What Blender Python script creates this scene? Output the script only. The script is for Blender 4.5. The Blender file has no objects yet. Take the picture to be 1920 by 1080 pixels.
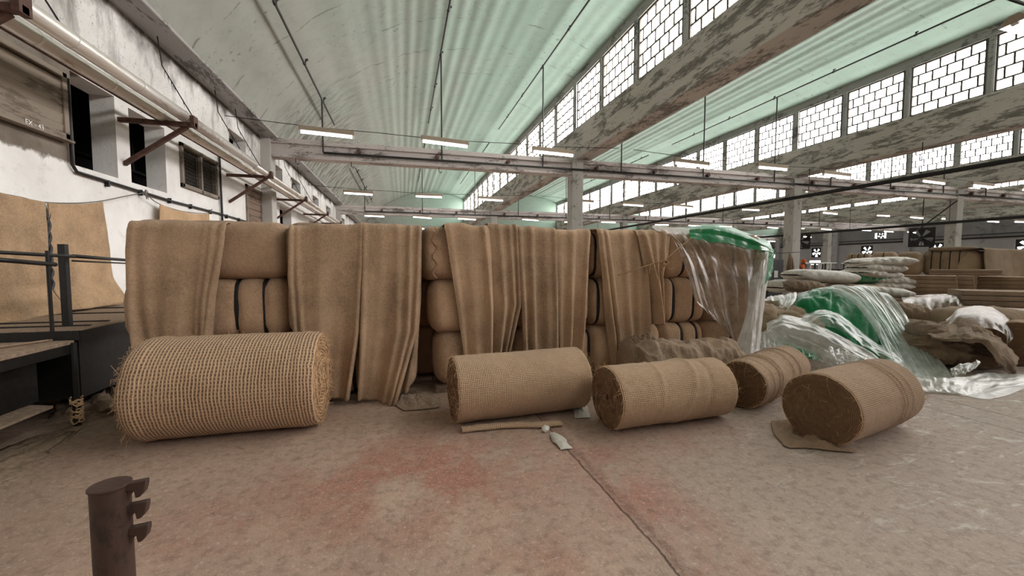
import bpy, math, random
import numpy as np
from mathutils import Vector, Matrix, noise as mnoise
R = math.radians
rnd = random.Random(7)
scene = bpy.context.scene
COL = scene.collection
W, H = 1920, 1080

# ------------------------------------------------------------------ camera
F_PX, YAW, PITCH, EYE = 760.0, R(15), R(3.2), 1.5
cam_d = bpy.data.cameras.new('camera')
cam = bpy.data.objects.new('camera', cam_d)
COL.objects.link(cam)
cam.location = (0, 0, EYE)
cam.rotation_euler = (R(90) - PITCH, 0, -YAW)
cam_d.sensor_width = 36
cam_d.lens = 36 * F_PX / W
cam_d.clip_end = 300
scene.camera = cam
_f = Vector((math.sin(YAW) * math.cos(PITCH), math.cos(YAW) * math.cos(PITCH), -math.sin(PITCH)))
_r = Vector((math.cos(YAW), -math.sin(YAW), 0))
_u = _r.cross(_f)

def ray(px, py):
    return _f + _r * ((px - W / 2) / F_PX) + _u * ((H / 2 - py) / F_PX)

def P(px, py, X=None, Y=None, Z=None, d=None):
    """measured place of a photograph point on a known plane (or at a known forward distance)"""
    v = ray(px, py)
    if X is not None: t = X / v.x
    elif Y is not None: t = Y / v.y
    elif Z is not None: t = (Z - EYE) / v.z
    else: t = d
    return Vector((0, 0, EYE)) + v * t

def project(p):
    q = Vector(p) - Vector((0, 0, EYE))
    z = q.dot(_f)
    if z <= 0.05: return None
    return (W / 2 + F_PX * q.dot(_r) / z, H / 2 - F_PX * q.dot(_u) / z, z)

def in_view(p, m=60):
    q = project(p)
    return q is not None and -m < q[0] < W + m and -m < q[1] < H + m

# ------------------------------------------------------------------ mesh builder
class MB:
    def __init__(s):
        s.v, s.f, s.uv = [], [], []
    def add(s, vs, fs, uvs=None):
        b = len(s.v)
        s.v += [tuple(p) for p in vs]
        s.uv += list(uvs) if uvs is not None else [(0.0, 0.0)] * len(vs)
        s.f += [tuple(i + b for i in f) for f in fs]
        return s
    def box(s, x0, x1, y0, y1, z0, z1):
        return s.add([(x0,y0,z0),(x1,y0,z0),(x1,y1,z0),(x0,y1,z0),(x0,y0,z1),(x1,y0,z1),(x1,y1,z1),(x0,y1,z1)],
                     [(0,3,2,1),(4,5,6,7),(0,1,5,4),(1,2,6,5),(2,3,7,6),(3,0,4,7)])
    def obox(s, c, ax, ay, az):
        c, ax, ay, az = map(Vector, (c, ax, ay, az))
        vs = [c + ax*i + ay*j + az*k for k in (-1,1) for j in (-1,1) for i in (-1,1)]
        return s.add(vs, [(0,2,3,1),(4,5,7,6),(0,1,5,4),(1,3,7,5),(3,2,6,7),(2,0,4,6)])
    def bar(s, a, b, w, h, up=(0,0,1)):
        a, b = Vector(a), Vector(b)
        d = (b - a)
        x = d.normalized(); up = Vector(up)
        y = up.cross(x)
        if y.length < 1e-4: y = Vector((0,1,0)).cross(x)
        y.normalize(); z = x.cross(y)
        return s.obox((a + b) / 2, d / 2, y * (w / 2), z * (h / 2))
    def tube(s, pts, r, n=8, cap=True):
        pts = [Vector(p) for p in pts]
        m = len(pts)
        rr = r if hasattr(r, '__len__') else [r] * m
        vs, fs = [], []
        t0 = (pts[1] - pts[0]).normalized()
        ref = Vector((0,0,1)) if abs(t0.z) < .9 else Vector((1,0,0))
        x = ref.cross(t0).normalized()
        for i, p in enumerate(pts):
            t = (pts[min(i+1, m-1)] - pts[max(i-1, 0)])
            t = t.normalized() if t.length > 1e-9 else t0
            x = (x - t * x.dot(t))
            x = x.normalized() if x.length > 1e-6 else ref.cross(t).normalized()
            y = t.cross(x)
            for k in range(n):
                a = 2 * math.pi * k / n
                vs.append(p + (x * math.cos(a) + y * math.sin(a)) * rr[i])
        for i in range(m - 1):
            for k in range(n):
                k2 = (k + 1) % n
                fs.append((i*n+k, i*n+k2, (i+1)*n+k2, (i+1)*n+k))
        if cap:
            fs.append(tuple(range(n-1, -1, -1)))
            fs.append(tuple((m-1)*n + k for k in range(n)))
        return s.add(vs, fs)
    def grid(s, fn, nu, nv, uvfn=None, flip=False):
        vs, uvs, fs = [], [], []
        for j in range(nv):
            for i in range(nu):
                u, v = i / (nu - 1), j / (nv - 1)
                vs.append(fn(u, v))
                uvs.append(uvfn(u, v) if uvfn else (u, v))
        for j in range(nv - 1):
            for i in range(nu - 1):
                q = (j*nu+i, j*nu+i+1, (j+1)*nu+i+1, (j+1)*nu+i)
                fs.append(q[::-1] if flip else q)
        return s.add(vs, fs, uvs)
    def build(s, name, mat=None, parent=None, smooth=False, loc=None, solid=0.0, bevel=0.0, subsurf=0):
        me = bpy.data.meshes.new(name)
        me.from_pydata(s.v, [], s.f)
        uvl = me.uv_layers.new(name='UVMap')
        idx = np.zeros(len(me.loops), dtype=np.int32)
        me.loops.foreach_get('vertex_index', idx)
        uv = np.asarray(s.uv, dtype=np.float32)[idx]
        uvl.data.foreach_set('uv', uv.ravel())
        if smooth:
            me.polygons.foreach_set('use_smooth', [True] * len(me.polygons))
        me.update()
        o = bpy.data.objects.new(name, me)
        COL.objects.link(o)
        if mat: me.materials.append(mat)
        if parent is not None: o.parent = parent
        if loc is not None: o.location = loc
        if solid:
            m = o.modifiers.new('thickness', 'SOLIDIFY'); m.thickness = solid; m.offset = 0
        if bevel:
            m = o.modifiers.new('bevel', 'BEVEL'); m.width = bevel; m.segments = 2; m.limit_method = 'ANGLE'
        if subsurf:
            m = o.modifiers.new('sub', 'SUBSURF'); m.levels = subsurf; m.render_levels = subsurf
        return o

def tag(o, label=None, cat=None, group=None, kind=None):
    if label: o['label'] = label
    if cat: o['category'] = cat
    if group: o['group'] = group
    if kind: o['kind'] = kind
    return o

def empty(name, loc=(0,0,0), rz=0.0):
    o = bpy.data.objects.new(name, None)
    COL.objects.link(o)
    o.location = loc; o.rotation_euler = (0, 0, rz)
    o.empty_display_size = .1
    return o

def struct(o, label=None):
    o['kind'] = 'structure'
    if label: o['label'] = label
    return o

def copy_tree(root, loc=None, rz=None):
    c = root.copy(); COL.objects.link(c)
    if loc is not None: c.location = loc
    if rz is not None: c.rotation_euler = (0, 0, rz)
    for ch in list(root.children):
        d = ch.copy(); COL.objects.link(d); d.parent = c
        for g in list(ch.children):
            e = g.copy(); COL.objects.link(e); e.parent = d
    return c

def fbm(x, y, z=0.0, o=3):
    a, s, t = 1.0, 0.0, 0.0
    for _ in range(o):
        s += a * mnoise.noise((x, y, z)); t += a
        x, y, z, a = x*2.03, y*2.03, z*2.03 + 3.1, a*.5
    return s / t
def ridge(x, y, z=0.0, o=3):
    a, s, t = 1.0, 0.0, 0.0
    for _ in range(o):
        s += a * (1 - 2.2*abs(mnoise.noise((x, y, z)))); t += a
        x, y, z, a = x*1.93, y*1.93, z*1.93 + 5.7, a*.5
    return s / t
def sm(a, b, x):
    t = max(0., min(1., (x - a) / (b - a)))
    return t*t*(3-2*t)
def lerp(a, b, t): return a + (b - a) * t
def interp(pts, t):
    """piecewise linear (t, value...) lookup"""
    if t <= pts[0][0]: return pts[0][1]
    for (a, x), (b, y) in zip(pts, pts[1:]):
        if t <= b: return x + (y - x) * ((t - a) / (b - a) if b > a else 0)
    return pts[-1][1]
def catmull(ps, t):
    n = len(ps) - 1
    x = min(max(t, 0), 1) * n
    i = min(int(x), n - 1); f = x - i
    p1, p2 = ps[i], ps[i+1]
    p0 = ps[i-1] if i > 0 else p1*2 - p2
    p3 = ps[i+2] if i + 2 <= n else p2*2 - p1
    return ((p1*2) + (p2 - p0)*f + (p0*2 - p1*5 + p2*4 - p3)*(f*f) + (p1*3 - p0 - p2*3 + p3)*(f*f*f)) * .5

# ------------------------------------------------------------------ materials
class NT:
    def __init__(s, name):
        s.m = bpy.data.materials.new(name); s.m.use_nodes = True
        s.nt = s.m.node_tree; s.nt.nodes.clear()
        s.out = s.nt.nodes.new('ShaderNodeOutputMaterial')
    def n(s, t, **kw):
        nd = s.nt.nodes.new('ShaderNode' + t)
        for k, v in kw.items(): setattr(nd, k, v)
        return nd
    def put(s, sock, v):
        if hasattr(v, 'links') or hasattr(v, 'is_linked'): s.nt.links.new(v, sock)
        elif isinstance(v, tuple) and len(v) == 3 and sock.type == 'RGBA': sock.default_value = (*v, 1)
        else: sock.default_value = v
    def coord(s, which='Object'): return s.n('TexCoord').outputs[which]
    def scale(s, vec, sc):
        nd = s.n('Mapping'); s.put(nd.inputs['Vector'], vec); nd.inputs['Scale'].default_value = sc
        return nd.outputs[0]
    def noise(s, vec, sc, det=4, rough=.55, dist=0.0):
        nd = s.n('TexNoise'); s.put(nd.inputs['Vector'], vec)
        nd.inputs['Scale'].default_value = sc; nd.inputs['Detail'].default_value = det
        nd.inputs['Roughness'].default_value = rough; nd.inputs['Distortion'].default_value = dist
        return nd.outputs['Fac']
    def voro(s, vec, sc, feat='F1'):
        nd = s.n('TexVoronoi', feature=feat); s.put(nd.inputs['Vector'], vec); nd.inputs['Scale'].default_value = sc
        return nd.outputs['Distance']
    def ramp(s, fac, stops):
        nd = s.n('ValToRGB'); s.put(nd.inputs[0], fac)
        cr = nd.color_ramp
        while len(cr.elements) < len(stops): cr.elements.new(.5)
        for e, (p, c) in zip(cr.elements, stops):
            e.position = p; e.color = (*c, 1) if isinstance(c, tuple) else (c, c, c, 1)
        return nd.outputs[0]
    def math(s, op, a, b=0.0, c=0.0, clamp=False):
        nd = s.n('Math', operation=op, use_clamp=clamp)
        s.put(nd.inputs[0], a); s.put(nd.inputs[1], b); s.put(nd.inputs[2], c)
        return nd.outputs[0]
    def mix(s, fac, a, b, mode='MIX'):
        nd = s.n('Mix', data_type='RGBA', blend_type=mode)
        s.put(nd.inputs[0], fac); s.put(nd.inputs[6], a); s.put(nd.inputs[7], b)
        return nd.outputs[2]
    def sep(s, vec):
        nd = s.n('SeparateXYZ'); s.put(nd.inputs[0], vec); return nd.outputs
    def bump(s, h, strength=.5, dist=.01):
        nd = s.n('Bump'); s.put(nd.inputs['Height'], h)
        nd.inputs['Strength'].default_value = strength; nd.inputs['Distance'].default_value = dist
        return nd.outputs[0]
    def bsdf(s, color, rough=.9, normal=None, metal=0.0, spec=.3, **kw):
        nd = s.n('BsdfPrincipled')
        s.put(nd.inputs['Base Color'], color); s.put(nd.inputs['Roughness'], rough)
        s.put(nd.inputs['Metallic'], metal); s.put(nd.inputs['Specular IOR Level'], spec)
        if normal is not None: s.put(nd.inputs['Normal'], normal)
        for k, v in kw.items(): s.put(nd.inputs[k], v)
        return nd.outputs[0]
    def done(s, sh):
        s.nt.links.new(sh, s.out.inputs[0]); return s.m

def lin(r, g, b):
    f = lambda c: (c/255/12.92) if c/255 <= .04045 else ((c/255 + .055)/1.055)**2.4
    return (f(r), f(g), f(b))

def flat(name, c, rough=.8, metal=0.0, spec=.3, nscale=25, var=.25, bump=.15):
    t = NT(name); co = t.coord()
    nz = t.noise(co, nscale, 5)
    d = tuple(x*(1-var) for x in c); l = tuple(min(1, x*(1+var)) for x in c)
    col = t.ramp(nz, [(.3, d), (.7, l)])
    return t.done(t.bsdf(col, rough, t.bump(nz, bump, .01), metal, spec))

def emit(name, c, s):
    t = NT(name); e = t.n('Emission'); e.inputs[0].default_value = (*c, 1); e.inputs[1].default_value = s
    return t.done(e.outputs[0])

def painted(name, base, dirt, sc=(1,1,1), amount=.5, streak=2.0, rough=.85, bump=.35, fine=18, metal=0.0):
    """old paint over concrete, flaked and sooty in patches with a shape of their own"""
    t = NT(name); co = t.scale(t.coord(), sc)
    big = t.noise(co, streak, 6, .62, .4)
    fin = t.noise(co, fine, 6, .65)
    m = t.math('ADD', t.math('MULTIPLY', big, .62), t.math('MULTIPLY', fin, .38))
    lo = .60 - .18*amount
    fac = t.ramp(m, [(lo, 0.0), (lo + .05, .75), (lo + .16, 1.0)])
    tone = t.noise(co, .7, 3)
    b2 = t.mix(t.ramp(tone, [(.35, 0.0), (.65, 1.0)]), base, tuple(x*.84 for x in base))
    col = t.mix(t.math('MULTIPLY', fac, .85), b2, dirt)
    h = t.math('SUBTRACT', fin, t.math('MULTIPLY', fac, .5))
    return t.done(t.bsdf(col, rough, t.bump(h, bump, .02), metal, .25))

def floor_mat():
    t = NT('stained_concrete'); co = t.coord(); x, y, z = t.sep(co)
    a = t.noise(co, .55, 7, .6, .3); b = t.noise(co, 3.2, 6, .62); c = t.noise(co, 55, 4, .7); sp = t.noise(co, 120, 2, .5)
    base = t.ramp(a, [(.3, lin(158, 131, 114)), (.5, lin(180, 153, 135)), (.72, lin(198, 172, 153))])
    grey = t.mix(t.math('MULTIPLY', t.ramp(b, [(.35, 0.0), (.7, 1.0)]), .45), base, lin(160, 141, 128))
    # right-hand slab is greyer
    slab = t.ramp(t.math('ADD', t.math('MULTIPLY', x, .3), t.math('MULTIPLY', a, .5)), [(.55, 0.0), (.95, 1.0)])
    grey = t.mix(t.math('MULTIPLY', slab, .6), grey, lin(172, 157, 146))
    # red oxide wear, patches between the rolls and the camera
    def blob(cx, cy, rx, ry, k):
        dx = t.math('DIVIDE', t.math('SUBTRACT', x, cx), rx); dy = t.math('DIVIDE', t.math('SUBTRACT', y, cy), ry)
        r2 = t.math('SQRT', t.math('ADD', t.math('MULTIPLY', dx, dx), t.math('MULTIPLY', dy, dy)))
        return t.math('MULTIPLY', t.math('SUBTRACT', 1.0, r2, clamp=True), k)
    reds = blob(.1, 2.9, 1.35, 1.0, 1.5)
    reds = t.math('MAXIMUM', reds, blob(1.45, 2.4, .45, 1.6, 1.0))
    reds = t.math('MAXIMUM', reds, blob(-1.0, 2.6, .7, .5, .8))
    reds = t.math('MAXIMUM', reds, blob(.7, 1.85, .8, .35, .7))
    reds = t.math('MAXIMUM', reds, blob(2.2, 3.0, 1.3, .5, .6))
    brk = t.noise(co, 2.1, 7, .7, .5)
    redf = t.math('MULTIPLY', reds, t.ramp(brk, [(.38, 0.0), (.56, 1.0)]), clamp=True)
    redf = t.math('MULTIPLY', redf, t.ramp(c, [(.3, .25), (.6, 1.0)]))
    col = t.mix(t.math('MULTIPLY', redf, .95), grey, lin(164, 104, 88))
    # pale scuffs towards the right aisle
    stre = t.noise(t.scale(co, (1.2, 3.2, 1)), 2.4, 7, .72, .8)
    sc = t.math('MULTIPLY', t.ramp(stre, [(.56, 0.0), (.66, 1.0)]), t.ramp(t.math('MULTIPLY', x, .25), [(.5, 0.0), (.85, 1.0)]))
    col = t.mix(t.math('MULTIPLY', sc, .75), col, lin(214, 208, 202))
    # speckle: aggregate and lint
    col = t.mix(t.ramp(sp, [(.28, .55), (.36, 0.0)]), col, lin(84, 66, 56))
    col = t.mix(t.ramp(sp, [(.66, 0.0), (.75, .55)]), col, lin(196, 178, 158))
    # dust and lint swept against the machine bed by the white wall
    dl = t.math('MULTIPLY', t.ramp(t.math('MULTIPLY', x, -.25), [(.42, 0.0), (.8, 1.0)]), t.ramp(b, [(.35, .2), (.65, 1.0)]))
    col = t.mix(t.math('MULTIPLY', dl, .5), col, lin(150, 130, 112))
    mot = t.noise(co, 14, 6, .75); mo2 = t.noise(co, 34, 4, .7)
    col = t.mix(t.ramp(mot, [(.36, .5), (.52, 0.0)]), col, lin(112, 90, 78))
    col = t.mix(t.ramp(mo2, [(.55, 0.0), (.68, .5)]), col, lin(206, 188, 172))
    # slab joints along the hall
    wob = t.math('MULTIPLY', t.math('SUBTRACT', t.noise(co, 3.5, 6, .75), .5), .07)
    crack = None
    for cx, w in ((1.27, .013), (5.33, .012), (5.8, .014), (9.9, .012)):
        dd = t.math('ABSOLUTE', t.math('SUBTRACT', t.math('ADD', x, wob), cx))
        k = t.math('SUBTRACT', 1.0, t.math('DIVIDE', dd, w), clamp=True)
        crack = k if crack is None else t.math('MAXIMUM', crack, k)
    er = t.math('SUBTRACT', 1.0, t.math('DIVIDE', t.math('ABSOLUTE', t.math('SUBTRACT', t.math('ADD', x, t.math('MULTIPLY', wob, 1.6)), 1.315)), .07), clamp=True)
    er = t.math('MULTIPLY', er, t.ramp(t.noise(co, 16, 5, .7), [(.38, .15), (.6, 1.0)]))
    col = t.mix(t.math('MULTIPLY', er, .8), col, lin(126, 92, 78))
    col = t.mix(t.math('MULTIPLY', crack, .7), col, lin(84, 64, 54))
    h = t.math('ADD', t.math('ADD', t.math('MULTIPLY', c, .5), t.math('MULTIPLY', b, .8)), t.math('ADD', t.math('MULTIPLY', crack, -1.5), t.math('ADD', t.math('MULTIPLY', er, -.8), t.math('MULTIPLY', mot, .9))))
    rough = t.ramp(a, [(.3, .62), (.7, .85)])
    return t.done(t.bsdf(col, rough, t.bump(h, .6, .015), 0, .35))

def roof_mat():
    t = NT('mint_painted_shell'); co = t.coord(); x, y, z = t.sep(co)
    a = t.noise(co, .35, 5, .6); b = t.noise(co, 2.6, 7, .66, .4)
    xm = t.math('MODULO', t.math('ADD', x, 4.35 + 10.95*4), 10.95)     # place across one bay
    g = t.ramp(t.math('ADD', t.math('DIVIDE', xm, 10.95), t.math('MULTIPLY', t.math('SUBTRACT', a, .5), .7)), [(.15, 0.0), (.75, 1.0)])
    base = t.mix(g, lin(162, 164, 155), lin(142, 164, 150))
    base = t.mix(t.math('MULTIPLY', t.ramp(b, [(.45, 0.0), (.7, 1.0)]), .35), base, lin(134, 140, 130))
    # joints of the shuttering across the vault, broken and sooty
    wob = t.math('MULTIPLY', t.math('SUBTRACT', t.noise(co, .8, 4), .5), .5)
    my = t.math('MODULO', t.math('ADD', t.math('ADD', y, wob), 60.0), 1.9)
    jl = t.math('SUBTRACT', 1.0, t.math('DIVIDE', t.math('ABSOLUTE', t.math('SUBTRACT', my, .95)), .035), clamp=True)
    jl = t.math('MULTIPLY', jl, t.ramp(t.noise(co, 1.3, 5, .7), [(.5, 0.0), (.6, 1.0)]))
    spots = t.math('MULTIPLY', t.ramp(t.noise(co, 6, 6, .75), [(.58, 0.0), (.66, 1.0)]), t.ramp(t.noise(co, .5, 3), [(.45, 0.0), (.65, 1.0)]))
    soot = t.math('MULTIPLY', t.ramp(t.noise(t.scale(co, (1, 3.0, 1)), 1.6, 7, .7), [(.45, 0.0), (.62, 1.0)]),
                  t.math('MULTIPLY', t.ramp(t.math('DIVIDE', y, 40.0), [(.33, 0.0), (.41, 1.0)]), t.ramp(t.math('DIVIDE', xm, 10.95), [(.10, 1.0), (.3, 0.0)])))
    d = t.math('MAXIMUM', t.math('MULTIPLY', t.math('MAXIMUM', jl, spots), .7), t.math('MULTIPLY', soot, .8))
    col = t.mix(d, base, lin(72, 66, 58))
    return t.done(t.bsdf(col, .8, t.bump(b, .25, .03), 0, .25))

def wall_mat():
    t = NT('limewashed_wall'); co = t.coord(); x, y, z = t.sep(co)
    a = t.noise(co, .9, 6, .62); b = t.noise(co, 5, 6, .7); f = t.noise(co, 30, 4, .6)
    col = t.mix(t.ramp(a, [(.4, 0.0), (.7, .8)]), lin(238, 236, 233), lin(214, 210, 206))
    edge = t.math('MULTIPLY', t.math('SUBTRACT', b, .5), .22)
    ze = t.math('ADD', z, edge)
    band = t.math('MULTIPLY', t.ramp(t.math('DIVIDE', ze, 6.0), [(.478, 0.0), (.482, 1.0)]), t.ramp(t.math('DIVIDE', t.math('ADD', y, edge), 12.0), [(.60, 1.0), (.604, 0.0)]))
    band = t.math('MULTIPLY', band, t.ramp(t.math('DIVIDE', ze, 6.0), [(.70, 1.0), (.72, .25)]))
    raw = t.ramp(t.noise(co, 2.2, 6, .6), [(.35, lin(112, 102, 92)), (.65, lin(142, 132, 121))])
    col = t.mix(band, col, raw)
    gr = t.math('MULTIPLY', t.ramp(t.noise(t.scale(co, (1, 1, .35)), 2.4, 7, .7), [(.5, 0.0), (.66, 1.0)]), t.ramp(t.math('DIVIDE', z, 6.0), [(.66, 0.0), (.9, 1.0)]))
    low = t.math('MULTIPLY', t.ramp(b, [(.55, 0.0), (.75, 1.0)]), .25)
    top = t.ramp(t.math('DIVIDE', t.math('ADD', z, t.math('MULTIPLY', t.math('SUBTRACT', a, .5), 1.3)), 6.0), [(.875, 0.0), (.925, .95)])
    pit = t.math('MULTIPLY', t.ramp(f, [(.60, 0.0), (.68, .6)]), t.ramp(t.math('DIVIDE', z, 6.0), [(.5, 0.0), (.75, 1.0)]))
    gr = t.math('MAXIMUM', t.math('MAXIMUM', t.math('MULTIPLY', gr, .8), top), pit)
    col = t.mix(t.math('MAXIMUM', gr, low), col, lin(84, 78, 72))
    return t.done(t.bsdf(col, .9, t.bump(t.math('ADD', b, t.math('MULTIPLY', f, .4)), .35, .02), 0, .2))

def weave_mat(name, pu, pv, dark, light, ku=1.0, kv=.7, strength=.8, hole=.55):
    """open hessian weave laid out on the cloth's own UV (metres)"""
    t = NT(name); uv = t.coord('UV')
    w1 = t.noise(uv, 9, 3, .5); w2 = t.noise(uv, 34, 3, .6); u, v, _ = t.sep(uv)
    u2 = t.math('ADD', u, t.math('MULTIPLY', t.math('SUBTRACT', w1, .5), pu*.9))
    v2 = t.math('ADD', v, t.math('MULTIPLY', t.math('SUBTRACT', w2, .5), pv*1.0))
    su = t.math('ADD', t.math('MULTIPLY', t.math('SINE', t.math('MULTIPLY', u2, 2*math.pi/pu)), .5), .5)
    sv = t.math('ADD', t.math('MULTIPLY', t.math('SINE', t.math('MULTIPLY', v2, 2*math.pi/pv)), .5), .5)
    sl = t.noise(t.scale(uv, (14/pu*.02, 1.6, 1)), 8, 4, .6)          # each thread its own thickness
    sl2 = t.noise(t.scale(uv, (1.6, 14/pv*.02, 1)), 8, 4, .6)
    su = t.math('MULTIPLY', su, t.math('ADD', .55, t.math('MULTIPLY', sl, .9)))
    sv = t.math('MULTIPLY', sv, t.math('ADD', .35, t.math('MULTIPLY', sl2, 1.1)))
    h = t.math('MAXIMUM', t.math('MULTIPLY', su, ku), t.math('MULTIPLY', sv, kv))
    fz = t.noise(uv, 160, 4, .7)
    big = t.noise(uv, 3.0, 5, .6)
    hh = t.math('ADD', h, t.math('MULTIPLY', t.math('SUBTRACT', fz, .5), .8))
    hh = t.math('ADD', hh, t.math('MULTIPLY', t.math('SUBTRACT', big, .5), .35))
    col = t.ramp(hh, [(.18, dark), (hole, tuple(lerp(a, b, .62) for a, b in zip(dark, light))), (.95, light)])
    return t.done(t.bsdf(col, .95, t.bump(hh, strength, .006), 0, .12, **{'Sheen Weight': .15}))

def burlap_mat(name, base, fuzz=1.0, scale=1.0, bump=.6, rnd_var=.12):
    t = NT(name); co = t.coord(); uv = t.coord('UV')
    a = t.noise(co, 2.2*scale, 5, .6); f = t.noise(co, 46*scale, 5, .72); g = t.noise(co, 190*scale, 3, .6)
    oi = t.n('ObjectInfo').outputs['Random']
    d = tuple(x*.52 for x in base); l = tuple(min(1, x*1.35) for x in base)
    m = t.math('ADD', t.math('MULTIPLY', a, .45), t.math('ADD', t.math('MULTIPLY', f, .35), t.math('MULTIPLY', g, .2)))
    m = t.math('ADD', m, t.math('MULTIPLY', t.math('SUBTRACT', oi, .5), rnd_var))
    col = t.ramp(m, [(.34, d), (.5, base), (.66, l)])
    tuft = t.ramp(t.noise(co, 75*scale, 3, .5, 1.5), [(.66, 0.0), (.74, .45*fuzz)])
    col = t.mix(tuft, col, tuple(min(1, x*1.5) for x in base))
    h = t.math('ADD', t.math('MULTIPLY', f, 1.1), t.math('ADD', t.math('MULTIPLY', g, .5), t.math('MULTIPLY', tuft, 1.4)))
    return t.done(t.bsdf(col, .95, t.bump(h, bump, .015), 0, .12, **{'Sheen Weight': .12}))

def coil_mat(name, dark, light, pitch):
    """end of a cloth roll: cut edges of the windings"""
    t = NT(name); uv = t.coord('UV'); co = t.coord()
    u, v, _ = t.sep(uv)                                                # u angle 0..1, v radius in metres
    nz = t.noise(co, 7, 4, .6); fz = t.noise(co, 90, 4, .7)
    ph = t.math('ADD', t.math('ADD', t.math('DIVIDE', v, pitch), u), t.math('MULTIPLY', nz, 1.6))
    sp = t.math('ADD', t.math('MULTIPLY', t.math('SINE', t.math('MULTIPLY', ph, 2*math.pi)), .5), .5)
    h = t.math('ADD', t.math('MULTIPLY', sp, .55), t.math('MULTIPLY', fz, .7))
    col = t.ramp(h, [(.25, dark), (.6, tuple(lerp(a, b, .55) for a, b in zip(dark, light))), (.95, light)])
    return t.done(t.bsdf(col, .95, t.bump(h, .8, .01), 0, .1))

def plastic_mat(name, tint, opac, rough=.25, white=.5):
    """thin polythene sheet: partly clear, partly milky, glossy on both sides"""
    t = NT(name); co = t.coord()
    nz = t.noise(co, 5, 5, .6, .5)
    tr = t.n('BsdfTransparent'); t.put(tr.inputs[0], tuple(lerp(1, c, .35) for c in tint))
    df = t.n('BsdfDiffuse'); t.put(df.inputs[0], tint)
    tl = t.n('BsdfTranslucent'); t.put(tl.inputs[0], tint)
    gl = t.n('BsdfGlossy'); t.put(gl.inputs[0], (1., 1., 1.)); gl.inputs['Roughness'].default_value = rough
    bm = t.bump(t.noise(co, 30, 3, .55), .2, .01)
    t.put(gl.inputs['Normal'], bm)
    milk = t.n('MixShader'); milk.inputs[0].default_value = 1 - white
    t.put(milk.inputs[1], df.outputs[0]); t.put(milk.inputs[2], tl.outputs[0])
    body = t.n('MixShader')
    fac = t.ramp(nz, [(.35, max(0., opac - .2)), (.65, min(1., opac + .2))])
    t.put(body.inputs[0], fac); t.put(body.inputs[1], tr.outputs[0]); t.put(body.inputs[2], milk.outputs[0])
    fr = t.n('Fresnel'); fr.inputs[0].default_value = 1.22
    t.put(fr.inputs['Normal'], bm)
    gk = t.math('MINIMUM', t.math('MULTIPLY', fr.outputs[0], .8), .22)
    fin = t.n('MixShader'); t.put(fin.inputs[0], gk); t.put(fin.inputs[1], body.outputs[0]); t.put(fin.inputs[2], gl.outputs[0])
    return t.done(fin.outputs[0])

def pane_mat():
    t = NT('daylit_dirty_glass'); co = t.coord()
    dirt = t.noise(co, 9, 6, .7, .3); z = t.sep(co)[2]
    low = t.ramp(z, [(.25, 1.0), (.9, .2)])
    k = t.math('MULTIPLY', t.ramp(dirt, [(.52, 0.0), (.6, 1.0)]), low)
    st = t.math('SUBTRACT', 1.0, t.math('MULTIPLY', k, .82))
    e = t.n('Emission'); t.put(e.inputs[0], (1.0, .965, .945)); t.put(e.inputs[1], t.math('MULTIPLY', st, PANE))
    return t.done(e.outputs[0])

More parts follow.
